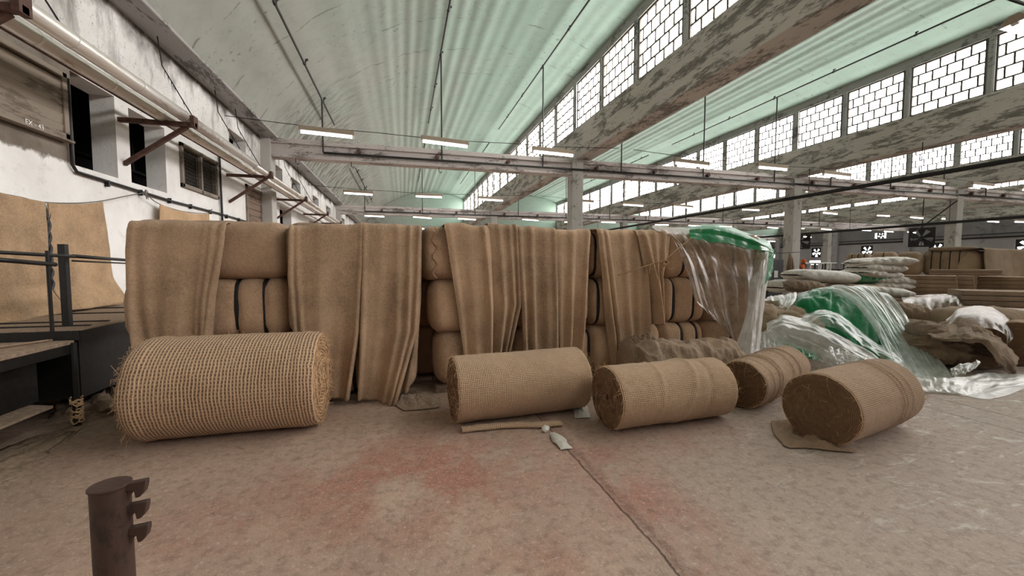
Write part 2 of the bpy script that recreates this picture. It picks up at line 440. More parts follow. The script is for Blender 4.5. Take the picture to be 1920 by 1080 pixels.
PANE = 6.5
M = dict(
    floor=floor_mat(), roof=roof_mat(), wall=wall_mat(), pane=pane_mat(),
    beam=painted('sooty_whitewashed_beam', lin(204, 197, 190), lin(80, 72, 65), (1, .35, 1.6), .62, 2.6),
    tie=painted('whitewashed_tie_beam', lin(206, 197, 192), lin(86, 76, 70), (.45, 1, 1.4), .42, 2.4),
    column=painted('whitewashed_column', lin(190, 186, 180), lin(88, 80, 72), (1, 1, .6), .25, 2.0),
    soffit=painted('gutter_soffit', lin(172, 170, 168), lin(66, 60, 56), (1.6, .4, 1), .4, 2.2),
    far=painted('grey_far_wall', lin(140, 136, 138), lin(84, 80, 80), (1, 1, 1), .2, 1.0),
    farlow=painted('pale_far_wall', lin(176, 172, 174), lin(110, 104, 104), (1, 1, 1), .15, 1.0),
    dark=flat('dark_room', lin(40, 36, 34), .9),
    bar=flat('rusty_glazing_bar', lin(84, 78, 70), .7, 0, .3, 30),
    black=flat('black_painted_steel', lin(27, 25, 24), .5, .0, .4, 20, .35),
    pipe=flat('dark_sprinkler_pipe', lin(46, 44, 40), .55, 0, .4, 12, .3),
    rust=flat('rusty_brown_steel', lin(92, 68, 60), .75, .1, .3, 14, .35),
    oldsteel=painted('worn_brown_steel_pipe', lin(72, 54, 47), lin(44, 36, 34), (1, 1, .6), .5, 5, .5, .2, 30),
    silver=painted('dusty_aluminium_lagging', lin(226, 220, 212), lin(158, 138, 120), (1, .25, 1), .35, 2.5, .36, .06, 12, .45),
    shutter=painted('dusty_wood_shutter', lin(150, 138, 124), lin(96, 84, 72), (1, .4, 2), .4, 3.0),
    brownwood=painted('brown_louvre_wood', lin(132, 112, 98), lin(80, 66, 58), (1, .5, 2), .4, 3.0),
    concrete=painted('bare_concrete', lin(142, 132, 121), lin(92, 84, 76), (1, 1, 1), .35, 2.0),
    meshgrey=flat('dusty_wire_mesh', lin(70, 64, 58), .8),
    reflector=flat('dusty_tan_reflector', lin(160, 146, 128), .7, 0, .3, 20, .15),
    white=flat('white_enamel', lin(214, 212, 208), .5, 0, .4),
    tube=emit('lit_tube', (.90, .90, 1.0), 7.0),
    wire=flat('black_wire', lin(38, 35, 32), .7),
    rope=flat('jute_rope', lin(168, 138, 106), .95, 0, .1, 80, .3, .6),
    greyrope=flat('dusty_grey_cord', lin(110, 104, 98), .9),
    roll_open=weave_mat('open_weave_hessian', .0262, .030, lin(108, 82, 62), lin(216, 182, 148), 1.0, .54, 1.0, .50),
    roll_tight=weave_mat('close_weave_hessian', .0165, .0165, lin(108, 84, 66), lin(210, 178, 146), .9, .85, .8, .5),
    roll_brown=weave_mat('brown_close_weave_hessian', .0150, .0150, lin(100, 78, 62), lin(196, 164, 136), .85, .9, .7, .48),
    coil=coil_mat('cut_cloth_edges', lin(92, 70, 54), lin(150, 120, 94), .012),
    coil_pale=coil_mat('frayed_pale_cloth_edges', lin(92, 66, 46), lin(214, 176, 136), .03),
    burlap=burlap_mat('fuzzy_burlap_sheet', lin(180, 150, 122)),
    burlap_grey=burlap_mat('dusty_grey_burlap', lin(156, 134, 114), .5),
    burlap_dark=burlap_mat('dull_brown_burlap', lin(156, 133, 110), .4),
    burlap_gold=burlap_mat('golden_burlap', lin(194, 161, 126), 1.0, 1.0, .9),
    bale=burlap_mat('bale_wrapper', lin(182, 150, 122), .5, 1.0, .35),
    bale_rough=burlap_mat('rough_bale_wrapper', lin(168, 138, 112), 1.2, .8, .9),
    strap=flat('black_bale_strap', lin(28, 26, 27), .6, 0, .4),
    fibre=flat('loose_jute_fibre', lin(206, 172, 134), .9, 0, .1),
    lint=flat('grey_brown_lint', lin(150, 130, 112), .95, 0, .1, 30, .3, .6),
    clear=plastic_mat('clear_polythene', lin(226, 234, 228), .27, .34),
    slope=plastic_mat('streaked_polythene', lin(232, 238, 233), .62, .36),
    milky=plastic_mat('milky_polythene', lin(238, 236, 232), .76, .4),
    dusty=plastic_mat('dusty_polythene', lin(186, 166, 146), .46, .4, .7),
    green=plastic_mat('green_polythene', lin(54, 160, 104), .95, .38, .55),
    sack=flat('white_woven_sack', lin(196, 190, 180), .6, 0, .4, 14, .2, .4),
    orange=flat('orange_cotton', lin(206, 92, 44), .9),
    skin=flat('brown_skin', lin(112, 74, 54), .6),
    hair=flat('black_hair', lin(22, 19, 18), .6),
    paper=flat('white_paper_label', lin(210, 208, 204), .7),
    foil=flat('crumpled_white_wrapper', lin(225, 222, 216), .35, 0, .6),
    greymetal=flat('dark_grey_machine_paint', lin(62, 62, 64), .6),
    palesteel=flat('pale_machine_steel', lin(148, 146, 140), .45, .4, .5),
)
# ------------------------------------------------------------------ the hall
BAY, X0 = 10.95, -4.35                      # bay width, face of the white wall
XL = [X0 + BAY*k for k in range(6)]         # column lines; XL[5] is the far side wall
YT = [15.0, 30.0, 45.0]                     # lines of the tie beams
YB, YE = -14.0, 60.0
ORD = ['first', 'second', 'third', 'fourth', 'fifth', 'sixth', 'seventh', 'eighth']

struct(MB().box(-8.2, XL[5]+1, YB, YE, -.3, 0).build('floor', M['floor']), 'worn concrete floor of the mill hall')

# vault profile (circle through three measured points), s across one bay
def _circle(a, b, c):
    (x1, y1), (x2, y2), (x3, y3) = a, b, c
    d = 2*(x1*(y2-y3) + x2*(y3-y1) + x3*(y1-y2))
    ux = ((x1*x1+y1*y1)*(y2-y3) + (x2*x2+y2*y2)*(y3-y1) + (x3*x3+y3*y3)*(y1-y2))/d
    uy = ((x1*x1+y1*y1)*(x3-x2) + (x2*x2+y2*y2)*(x1-x3) + (x3*x3+y3*y3)*(x2-x1))/d
    return ux, uy, math.hypot(x1-ux, y1-uy)
CA, CB, CC = (.46, 5.62), (5.75, 9.2), (10.9, 8.78)
CX, CZ, CR = _circle(CA, CB, CC)
A0 = math.atan2(CA[1]-CZ, CA[0]-CX); A1 = math.atan2(CC[1]-CZ, CC[0]-CX)
def vault(t, k=0, off=0.0):
    a = A0 + (A1 - A0)*t
    rip = .015*math.sin(a*CR*2*math.pi/.42 + 1.5*math.sin(a*CR*1.1))*sm(.12, .4, t)*(.6+.5*math.sin(a*CR*.9+k)) + .012*math.sin(a*CR*2*math.pi/1.13 + 1)
    r = CR + rip + off
    return XL[k] + CX + r*math.cos(a), CZ + r*math.sin(a)
for k in range(5):
    mb = MB()
    n = 230
    mb.grid(lambda u, v: (*[vault(u, k)[0]], YB + (YE-YB)*v, vault(u, k)[1]), n, 2)
    mb.grid(lambda u, v: (*[vault(u, k, .14)[0]], YB + (YE-YB)*v, vault(u, k, .14)[1]), n, 2, flip=True)
    struct(mb.build('ceiling', M['roof'], smooth=True), 'mint green vaulted shell roof of the %s bay from the white wall' % ORD[k])

# end walls and the infill above the last tie beam
struct(MB().box(-8.2, XL[5]+.4, YB-.3, YB, 0, 10.2).build('wall_back', M['far']))
struct(MB().box(-8.2, XL[5]+.4, YE, YE+.3, 0, 10.2).build('wall_front', M['far']))
for k in range(5):
    mb = MB()
    pr = [vault(i/40, k, -.02) for i in range(41)]
    vs = [(x, 45.0, z) for x, z in pr] + [(x, 45.0, 5.5) for x, z in pr] + [(x, 45.25, z) for x, z in pr] + [(x, 45.25, 5.5) for x, z in pr]
    fs = []
    for i in range(40):
        fs.append((i, i+1, 41+i+1, 41+i)); fs.append((82+i, 123+i, 123+i+1, 82+i+1))
    struct(mb.add(vs, fs).build('wall_gable', M['roof']))

# gutter beams, window heads, columns
ZS, ZB, ZH = 5.6, 6.78, 8.5                 # soffit, window sill, window head
for k in range(6):
    x = XL[k]
    if k == 0:
        struct(MB().box(x-.3, x+.5, YB, YE, 5.6, 6.9).build('roof_beam', M['soffit'], bevel=.02), 'concrete gutter beam along the white wall')
        continue
    struct(MB().box(x-.08, x+.56, YB, YE, ZS, ZB).build('roof_beam', M['beam'], bevel=.025), 'sooty concrete gutter beam, %s column line' % ORD[k-1])
    struct(MB().box(x-.06, x+.25, YB, YE, ZH, 8.98).build('roof_beam', M['soffit']), 'concrete lintel over the roof windows')
PIT = 15/7
wins = 0
def win_meshes():
    fr = MB(); w, h = PIT-.2, ZH-ZB
    t = .035
    for a, b, c, d in ((-w/2, -w/2+.05, 0, h), (w/2-.05, w/2, 0, h), (-w/2, w/2, 0, .05), (-w/2, w/2, h-.05, h)):
        fr.box(-t, t, a, b, c, d)
    rows, cols = 5, 5
    for r in range(1, rows): fr.box(-.014, .014, -w/2, w/2, h*r/rows-.024, h*r/rows+.024)
    for r in range(rows):
        for c in range(0, cols+1):
            y = -w/2 + w*(c + (.5 if r % 2 else 0))/cols
            if -w/2+.08 < y < w/2-.08: fr.box(-.013, .013, y-.024, y+.024, h*r/rows, h*(r+1)/rows)
    pn = MB(); pn.add([(.02, -w/2, 0), (.02, w/2, 0), (.02, w/2, h), (.02, -w/2, h)], [(0,1,2,3)])
    return fr, pn
fr, pn = win_meshes()
w0 = fr.build('window_1', M['bar']); p0 = pn.build('pane', M['pane'], w0)
for k in range(1, 6):
    for j in range(-6, 28):
        y = 15 + PIT*(j - 6.5 + 0.0)
        y = 15 - PIT/2 - PIT*6 + PIT*j
        if y < YB or y > YE: continue
        if wins == 0: o = w0
        else:
            o = copy_tree(w0)
        wins += 1
        o.name = 'window_%d' % wins
        o.location = (XL[k]+.02, y, ZB)
        tag(o, 'roof window of small panes, %s row from the white wall' % ORD[k-1], None, None, 'structure')
    # posts between the windows
    mp = MB()
    j = -7
    y = 15 - 15*2
    i = 0
    while y < YE:
        wd = .30 if i % 7 == 0 else .12
        mp.box(XL[k]-.05, XL[k]+.2, y-wd/2, y+wd/2, ZB-.02, ZH+.02)
        y += PIT; i += 1
    struct(mp.build('trim_%d' % k, M['soffit']), 'concrete posts between the roof windows')
for k in range(0, 5):
    for y in YT:
        if k == 0:
            struct(MB().box(XL[0]-.05, XL[0]+.3, y-.25, y+.25, 0, 5.62).build('column', M['column'], bevel=.02), 'whitewashed pilaster on the white wall')
        else:
            struct(MB().box(XL[k]-.24, XL[k]+.24, y-.24, y+.24, 0, 5.62).build('column', M['column'], bevel=.02),
                   'whitewashed concrete column, %s line from the white wall' % ORD[k-1])
# tie beams across the bays
for k in range(5):
    for y in YT:
        a, b = XL[k]+.2, XL[k+1]-.2
        mb = MB()
        mb.box(a, b, y-.24, y+.24, 5.44, 5.60)
        mb.box(a, b, y-.16, y+.16, 5.12, 5.45)
        mb.box(a, b, y-.22, y+.22, 5.0, 5.13)
        struct(mb.build('tie_beam', M['tie'], bevel=.012), 'whitewashed tie beam across the %s bay' % ORD[k])

# ------------------------------------------------------------------ walls with openings
def holed_wall(mb, u0, u1, z0, z1, holes, place, th):
    us = sorted({u0, u1, *[h[0] for h in holes], *[h[1] for h in holes]})
    zs = sorted({z0, z1, *[h[2] for h in holes], *[h[3] for h in holes]})
    def solid(u, z): return not any(h[0] < u < h[1] and h[2] < z < h[3] for h in holes)
    for a, b in zip(us, us[1:]):
        for c, d in zip(zs, zs[1:]):
            if solid((a+b)/2, (c+d)/2):
                mb.add([place(a,0,c), place(b,0,c), place(b,0,d), place(a,0,d)], [(0,1,2,3)])
                mb.add([place(a,th,c), place(b,th,c), place(b,th,d), place(a,th,d)], [(3,2,1,0)])
    for h in holes:
        for (a, c, b, d) in ((h[0],h[2],h[1],h[2]), (h[1],h[2],h[1],h[3]), (h[1],h[3],h[0],h[3]), (h[0],h[3],h[0],h[2])):
            mb.add([place(a,0,c), place(b,0,d), place(b,th,d), place(a,th,c)], [(0,1,2,3)])
LW = [(4.55, 6.86, 3.18, 4.02), (7.04, 7.92, 2.88, 4.15), (8.25, 9.3, 2.88, 4.1), (9.8, 11.5, 3.1, 4.0), (13.35, 14.7, 2.0, 3.85),
      (12.35, 13.5, 4.5, 5.08), (16.3, 17.2, 4.5, 5.1), (18.5, 20.0, 4.5, 5.1), (22.5, 24.0, 4.5, 5.05), (26.2, 27.7, 4.5, 5.05),
      (16.7, 18.3, 2.4, 3.7), (21.6, 23.0, 2.4, 3.7), (32.5, 34, 4.5, 5.05), (37, 38.5, 4.5, 5.05)]
mb = MB()
holed_wall(mb, YB, YE, 0, 5.62, LW, lambda u, t, z: (X0 - t, u, z), .32)
struct(mb.build('wall_left', M['wall']), 'limewashed side wall with openings and shutters')
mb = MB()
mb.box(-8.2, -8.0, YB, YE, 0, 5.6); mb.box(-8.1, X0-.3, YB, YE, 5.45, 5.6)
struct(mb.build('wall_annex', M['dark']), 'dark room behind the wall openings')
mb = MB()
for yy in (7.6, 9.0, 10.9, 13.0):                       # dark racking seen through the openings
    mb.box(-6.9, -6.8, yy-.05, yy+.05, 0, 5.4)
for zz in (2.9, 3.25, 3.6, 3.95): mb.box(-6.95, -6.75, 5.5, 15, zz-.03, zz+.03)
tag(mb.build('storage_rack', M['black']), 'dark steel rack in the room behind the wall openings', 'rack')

# far side wall with the fan openings
FW = []
for y in (21.8, 27.7, 33.9, 39.7, 45.7, 16.0):
    FW.append((y-.62, y+.62, 2.5, 3.7))
FWR = [(y-.55, y+.55, 4.45, 5.05) for y in (32.6, 47.0)]
FWL = [(39.1, 40.5, 1.6, 2.1)]
mb = MB()
holed_wall(mb, YB, YE, 0, 3.95, FW + FWL, lambda u, t, z: (XL[5] + t, u, z), .3)
struct(mb.build('wall_right', M['farlow']), 'grey side wall with fan openings')
mb = MB()
holed_wall(mb, YB, YE, 3.95, ZS+.1, FWR, lambda u, t, z: (XL[5] + t, u, z), .3)
struct(mb.build('wall_right', M['far']), 'upper band of the grey side wall')
struct(MB().box(XL[5]-.1, XL[5]+.05, YB, YE, 3.9, 4.02).build('trim_8', M['dark']), 'dark ledge along the side wall')
struct(MB().box(XL[5]-.06, XL[5]+.05, YB, YE, 4.25, 4.3).build('trim_9', M['dark']), 'dark pipe ledge along the side wall')
for y in (15, 30, 37.2, 45):
    struct(MB().box(XL[5]-.3, XL[5]+.05, y-.3, y+.3, 0, 5.6).build('column', M['farlow']), 'pilaster on the side wall')
for n, (a, b, c, d) in enumerate(FW + FWL + FWR):
    o = MB().add([(XL[5]+.26, a, c), (XL[5]+.26, b, c), (XL[5]+.26, b, d), (XL[5]+.26, a, d)], [(0,1,2,3)]).build('window_%d' % (300+n), M['pane'])
    struct(o, 'bright fan opening in the side wall')
def fan(y, zc, r, x):
    o = empty('exhaust_fan', (x, y, zc))
    fr = MB()
    a = r*1.16
    # square frame with a round throat
    n = 32
    vs, fs = [], []
    for i in range(n):
        t = 2*math.pi*i/n
        c, s_ = math.cos(t), math.sin(t)
        q = a/max(abs(c), abs(s_))
        vs += [(0, q*c, q*s_), (0, r*c, r*s_), (.12, r*c, r*s_)]
    for i in range(n):
        j = (i+1) % n
        fs += [(3*i, 3*j, 3*j+1, 3*i+1), (3*i+1, 3*j+1, 3*j+2, 3*i+2)]
    fr.add(vs, fs).build('frame', M['black'], o, solid=.02)
    for i in range(5):
        t0 = 2*math.pi*i/5 + .3
        b = MB()
        b.grid(lambda u, v: (.05 + .08*(v-.5), (r*.9*u+.06)*math.cos(t0+(v-.5)*.75), (r*.9*u+.06)*math.sin(t0+(v-.5)*.75)), 6, 4)
        b.build('blade', M['black'], o, solid=.015)
    hb = MB(); hb.tube([(-.05,0,0),(.14,0,0)], .11, 12); hb.build('hub', M['black'], o)
    gr = MB(); gr.box(-.04, -.02, -a, a, -.02, .02); gr.box(-.04, -.02, -.02, .02, -a, a)
    gr.build('guard', M['black'], o)
    return o
for n, (a, b, c, d) in enumerate(FW):
    if a < 20: continue
    o = fan((a+b)/2, (c+d)/2, .53, XL[5]+.05)
    tag(o, 'square exhaust fan in the far grey wall, %s from the camera end' % ORD[n], 'fan', 'exhaust fans in the far wall')
for n, (a, b, c, d) in enumerate(FWR):
    o = fan((a+b)/2, (c+d)/2, .30, XL[5]+.05)
    tag(o, 'small round vent fan high in the far grey wall, %s from the camera end' % ORD[n], 'fan', 'high vent fans in the far wall')
# big framed fans hung on the columns
for n, (px, py, Y) in enumerate(((1501, 452, 27.0), (1728, 445, 20.6))):
    p = P(px, py, Y=Y)
    o = fan(p.y, p.z, .62, p.x); o.rotation_euler = (0, 0, R(35)); o.scale = (.95, .95, .95)
    mb = MB(); mb.box(-.03, .03, -.03, .03, .7, 4.4)
    mb.build('hanger', M['black'], o)
    tag(o, 'big dark framed fan hung %s' % ('beside the column behind the green tarp' if n == 0 else 'above the wrapped bales far behind'), 'fan', 'big hanging fans')
# ------------------------------------------------------------------ fittings on the white wall
def lagged_pipe(x, z, y0, y1, r, label):
    o = MB().tube([(x, y0, z), (x, y1, z)], r, 20).build('lagged_pipe', M['silver'], smooth=True)
    bands = MB()
    y = y0 + .4
    while y < y1:
        b = MB().tube([(x, y, z), (x, y+.035, z)], r+.005, 20).build('joint_band', M['silver'], o); y += 1.15
        if y > 14: break
    tag(o, label, 'pipe', 'lagged pipes along the white wall')
    return o
lagged_pipe(-3.44, 3.94, .6, 11.2, .088, 'dusty silver lagged pipe, outer one of the pair on wall brackets')
lagged_pipe(-3.44, 3.90, 11.3, 32, .07, 'slimmer outer silver pipe continuing beyond the open pipe end')
lagged_pipe(-3.76, 3.93, .6, 32, .085, 'dusty silver lagged pipe, inner one of the pair on wall brackets')
o = MB().tube([(-4.05, .6, 4.02), (-4.05, 26, 4.02)], .035, 10).build('conduit_pipe', M['rust'], smooth=True)
tag(o, 'thin rusty pipe running between wall and silver pipes', 'pipe')
for n, (y, zz) in enumerate(((4.85, 3.82), (8.0, 3.82), (12.1, 3.82), (16.1, 3.82), (20.4, 3.82), (24.5, 3.82))):
    o = empty('pipe_bracket', (X0, y, zz))
    MB().bar((-.02, 0, 0), (1.06, 0, 0), .07, .07).build('arm', M['rust'], o)
    MB().bar((.92, .03, -.02), (.0, .08, -.68), .06, .06).build('strut', M['rust'], o)
    MB().box(1.0, 1.06, -.07, .07, -.04, .14).build('end_stop', M['rust'], o)
    tag(o, ['rusty pipe bracket above the louvred shutter', 'rusty pipe bracket crossing the two dark wall openings', 'rusty pipe bracket just before the first tie beam',
            'rusty pipe bracket just past the first tie beam', 'rusty pipe bracket, fifth along the white wall', 'rusty pipe bracket farthest along the white wall'][n], 'bracket', 'pipe brackets on the white wall')
# wire hangers of the pipes
for n, y in enumerate((3.4, 5.9, 8.9, 11.2, 12.4, 16.8, 18.9)):
    pts = [(-3.6, y, 4.03), (-3.85, y+.02, 4.5), (-4.15, y, 5.1), (-4.2, y, 5.6)]
    mbh = MB().tube(pts, .010, 5)
    for q in range(6):                                             # cobwebbed tufts caught on the wire
        t = rnd.random(); b = Vector(pts[1]).lerp(Vector(pts[2]), t)
        mbh.tube([b, b + Vector((rnd.uniform(-.05,.05), rnd.uniform(-.06,.06), -rnd.uniform(.05,.2)))], [.007, .001], 4)
    o = mbh.build('hanger_wire', M['wire'])
    tag(o, 'cobwebbed wire holding up the silver pipes, %s along the wall' % ORD[n], 'wire', 'pipe hanger wires')
# louvred shutter with the painted number
o = empty('louvre_shutter', (X0+.02, 5.7, 3.6))
f = MB()
y0, y1, z0, z1 = -1.17, 1.18, -.44, .44
for a, b, c, d in ((y0, y1, z0, z0+.09), (y0, y1, z1-.07, z1), (y1-.08, y1, z0, z1), (y0, y0+.08, z0, z1)): f.box(-.08, .05, a, b, c, d)
f.box(.0, .1, y0, y1, z0-.03, z0)
f.build('frame', M['shutter'], o, bevel=.008)
for i in range(5):
    zc = z0 + .15 + i*.145
    s_ = MB(); s_.obox((-.02, 0, zc), (.045, 0, -.03), (0, 1.1, 0), (.006, 0, .068)); s_.build('slat', M['shutter'], o)
fc = bpy.data.curves.new('painted_number', 'FONT'); fc.body = 'EX - 43'; fc.size = .085; fc.extrude = .001; fc.align_x = 'CENTER'
ft = bpy.data.objects.new('lettering', fc); COL.objects.link(ft)
bpy.context.view_layer.update()
fm = bpy.data.meshes.new_from_object(ft.evaluated_get(bpy.context.evaluated_depsgraph_get()))
bpy.data.objects.remove(ft)
fo = bpy.data.objects.new('painted_number', fm); COL.objects.link(fo); fo.parent = o
fo.location = (.056, .62, z0+.01); fo.rotation_euler = (R(90), 0, R(90)); fm.materials.clear(); fm.materials.append(M['foil'])
tag(fo, 'white painted number')
tag(o, 'dusty wooden louvred shutter with EX - 43 painted on its sill', 'shutter')
# mesh screened window
o = empty('screened_window', (X0, 10.65, 3.55))
f = MB()
for a, b, c, d in ((-.85, .85, -.45, -.37), (-.85, .85, .37, .45), (-.85, -.77, -.45, .45), (.77, .85, -.45, .45), (-.03, .03, -.45, .45)): f.box(-.06, .05, a, b, c, d)
f.build('frame', M['concrete'], o, bevel=.006)
f = MB()
for i in range(21): f.box(-.01, .0, -.77+i*.077-.004, -.77+i*.077+.004, -.37, .37)
for i in range(11): f.box(-.012, -.002, -.77, .77, -.37+i*.074-.004, -.37+i*.074+.004)
f.build('wire_mesh', M['meshgrey'], o)
f = MB(); f.box(-.1, -.08, -.8, .8, -.4, .4); f.build('backing', M['dark'], o)
tag(o, 'wall window behind dusty wire mesh in a grey frame', 'window')
# brown louvre door
o = empty('louvre_door', (X0, 14.02, 2.92))
f = MB()
for a, b, c, d in ((-.67, -.58, -.92, .92), (.58, .67, -.92, .92), (-.67, .67, .84, .92), (-.67, .67, -.92, -.84)): f.box(-.08, .04, a, b, c, d)
f.build('frame', M['concrete'], o)
for i in range(9):
    zc = -.76 + i*.19
    MB().obox((-.03, 0, zc), (.04, 0, -.03), (0, .58, 0), (.008, 0, .08)).build('slat', M['brownwood'], o)
tag(o, 'brown wooden louvre panel beside the first wall pilaster', 'shutter')
# conduit along the wall with clips
z = 2.76
o = MB().tube([(X0+.04, 6.93, 4.0), (X0+.04, 6.93, 2.86), (X0+.04, 7.0, 2.78), (X0+.04, 9.4, z-.02), (X0+.04, 11.5, z), (X0+.04, 13.3, z-.01)], .022, 8).build('cable_conduit', M['black'], smooth=True)
for y in (7.6, 8.4, 9.3, 10.1, 11.0, 11.9, 12.7):
    MB().box(X0+.004, X0+.062, y-.012, y+.015, z-.07, z+.028).build('clip', M['black'], o)
tag(o, 'black cable conduit clipped along the white wall', 'conduit')
o = MB().tube([(X0+.04, 11.6, 4.3), (X0+.05, 11.62, 1.5)], .026, 8).build('cable_conduit', M['black'])
tag(o, 'black vertical conduit beside the mesh screened window', 'conduit')
# tube lamp in the room behind
o = empty('tube_light', (-6.3, 8.75, 3.42), R(90))
MB().box(-.62, .62, -.05, .05, .03, .10).build('reflector', M['reflector'], o)
MB().tube([(-.6,0,0),(.6,0,0)], .02, 8).build('tube', M['tube'], o)
tag(o, 'lit tube light seen through the first dark wall opening', 'light')

# ------------------------------------------------------------------ sprinkler pipes, service pipes
def at_vault(xo, k, drop):
    x = XL[k] + xo
    best = min((abs(vault(t/200, k)[0]-x), vault(t/200, k)[1]) for t in range(201))
    return x, best[1] - drop
WHERE = ['over the aisle by the white wall', 'over the second bay', 'over the third bay', 'over the fourth bay', 'over the fifth bay']
SIDE = ['low side', 'crown', 'window side']
for k in range(4):
    for n, xo in enumerate((1.86, 5.73, 9.5)):
        x, z = at_vault(xo, k, .28)
        for seg, (ya, yb) in enumerate(((1.0, 22.0 if n else 17.2), (24.5, 37.5))):
            if not any(in_view((x, ya + (yb-ya)*q/8, z)) for q in range(9)): continue
            o = MB().tube([(x, ya, z), (x, yb, z)], .03, 8).build('sprinkler_pipe', M['pipe'], smooth=True)
            y = ya + .9
            while y < yb:
                if in_view((x, y, z)):
                    h = MB(); h.tube([(x, y, z), (x+.05, y, z+.1)], .022, 6); h.tube([(x+.02, y, z+.09), (x+.09, y, z+.12)], .03, 6)
                    h.tube([(x, y-.03, z), (x, y+.03, z)], .042, 8)
                    h.build('sprinkler_head', M['pipe'], o)
                y += 2.6
            yd = 14.72 if seg == 0 else 29.72
            MB().tube([(x, yd, z), (x, yd, 5.22)], .027, 8).build('drop', M['pipe'], o)
            tag(o, 'sprinkler pipe, %s of vault %s, %s stretch' % (SIDE[n], WHERE[k], 'nearer' if seg == 0 else 'farther'),
                'pipe', 'sprinkler pipes under the vaults')
for k in range(4):
    for m, y in enumerate((14.72, 29.72)):
        xa = XL[k] + (1.86 if k == 0 else -.3); xb = XL[k+1] - .3
        o = MB().tube([(xa, y, 5.2), (xb, y, 5.2)], .04, 8).build('header_pipe', M['pipe'], smooth=True)
        x = xa + 1.1
        while x < xb:
            MB().obox((x, y+.03, 5.32), (.05, 0, .03), (0, .07, 0), (-.02, 0, .06)).build('clamp', M['rust'], o); x += 2.6
        tag(o, 'dark header pipe along the %s tie beam %s' % (ORD[m], WHERE[k]), 'pipe', 'header pipes on the tie beams')
o = MB().tube([(17.22, 4, 4.56), (17.22, 58, 4.56)], .075, 10).build('service_pipe', M['black'], smooth=True)
for y in range(6, 50, 4): MB().tube([(17.22, y, 4.56), (17.22, y, 5.7)], .014, 6).build('hanger_rod', M['black'], o)
tag(o, 'thick black pipe slanting across the hall before the second column line', 'pipe')
o = MB().tube([(28.15, 8, 3.78), (28.15, 58, 3.78)], .075, 10).build('service_pipe', M['black'], smooth=True)
for y in range(10, 50, 5): MB().tube([(28.15, y, 3.78), (28.15, y, 5.7)], .012, 6).build('hanger_rod', M['black'], o)
tag(o, 'thick black pipe before the third column line, lower and farther off', 'pipe')
o = MB().tube([P(1795, 376, Y=14.6), P(1720, 432, Y=16.5)], .03, 6).build('stay_rod', M['black'])
tag(o, 'thin slanting rod from the third column top', 'rod')

# ------------------------------------------------------------------ tube lights in rows
def make_light(trough):
    o = empty('hanging_tube_light')
    if trough:
        r_ = MB()
        prof = [(-.15, -.06), (-.05, .05), (.05, .05), (.15, -.06)]
        n = len(prof)
        r_.add([(x, y, z) for x in (-.65, .65) for y, z in prof], [(i, i+1, n+i+1, n+i) for i in range(n-1)])
        r_.build('reflector', M['white'], o, solid=.006)
        for x in (-.65, .64): MB().add([(x, y, z) for y, z in prof] + [(x+.01, y, z) for y, z in prof], [(0,1,2,3), (7,6,5,4), (0,3,7,4), (1,0,4,5), (2,1,5,6), (3,2,6,7)]).build('end_plate', M['reflector'], o)
    else:
        MB().box(-.65, .65, -.05, .05, .0, .115).build('reflector', M['reflector'], o, bevel=.012)
    MB().tube([(-.6, 0, -.045), (.6, 0, -.045)], .028, 8).build('tube', M['tube'], o, smooth=True)
    for s_ in (-1, 1): MB().box(min(s_*.6, s_*.64), max(s_*.6, s_*.64), -.035, .035, -.08, .01).build('lamp_holder', M['white'], o)
    return o
proto, used = make_light(False), False
ROWY = [3.67, 11.3, 19.9, 28.4, 36.6, 44.0, 52.0]
for ri, y in enumerate(ROWY):
    for k in range(5):
        for n, xo in enumerate((2.5, 5.58, 8.65)):
            x = XL[k] + xo + rnd.uniform(-.12, .12); z = 4.8 + rnd.uniform(-.05, .05)
            if ri == 0:
                if (k, n) != (1, 0): continue
                x, z = 8.57, 4.78
            if not in_view((x, y, z), 90): continue
            if ri >= 5 and k < 1: continue
            if ri == 0: o = make_light(True)
            elif not used: o = proto; used = True
            else: o = copy_tree(proto)
            o.location = (x, y, z); o.rotation_euler = (R(rnd.uniform(-4, 4)), R(rnd.uniform(-1, 3)), R(rnd.uniform(-2, 2)))
            tag(o, '%s hanging tube light of the %s bay, %s row from the camera' % (ORD[n], ORD[k], ORD[ri]), 'light', 'tube lights hung across the hall')
        if ri < 5:
            a, b = Vector((XL[k]+.3, y, 5.06)), Vector((XL[k+1]-.2, y, 5.06))
            if ri == 0 and k != 1: continue
            pts = []
            for i in range(25):
                t = i/24; p = a.lerp(b, t); p.z = a.z - .13*math.sin(math.pi*t) - .02*abs(math.sin(3*math.pi*t)); pts.append(p)
            if not any(in_view(p) for p in pts): continue
            o = MB().tube(pts, .009 if ri else .02, 5).build('hanging_wire', M['wire'])
            tag(o, 'slack wire carrying the %s row of tube lights across the %s bay' % (ORD[ri], ORD[k]), 'wire', 'wires carrying the tube lights')
# steel hooks under the first tie beam
for n, px in enumerate((555, 659, 823)):
    p = P(px, 318, Y=14.9)
    o = MB().tube([(p.x, 14.9, 5.0), (p.x, 14.9, 4.86), (p.x+.05, 14.9, 4.8), (p.x+.1, 14.9, 4.86)], .014, 6).build('hanging_hook', M['black'])
    tag(o, 'small steel hook under the first tie beam, %s from the white wall' % ORD[n], 'hook', 'hooks under the tie beam')
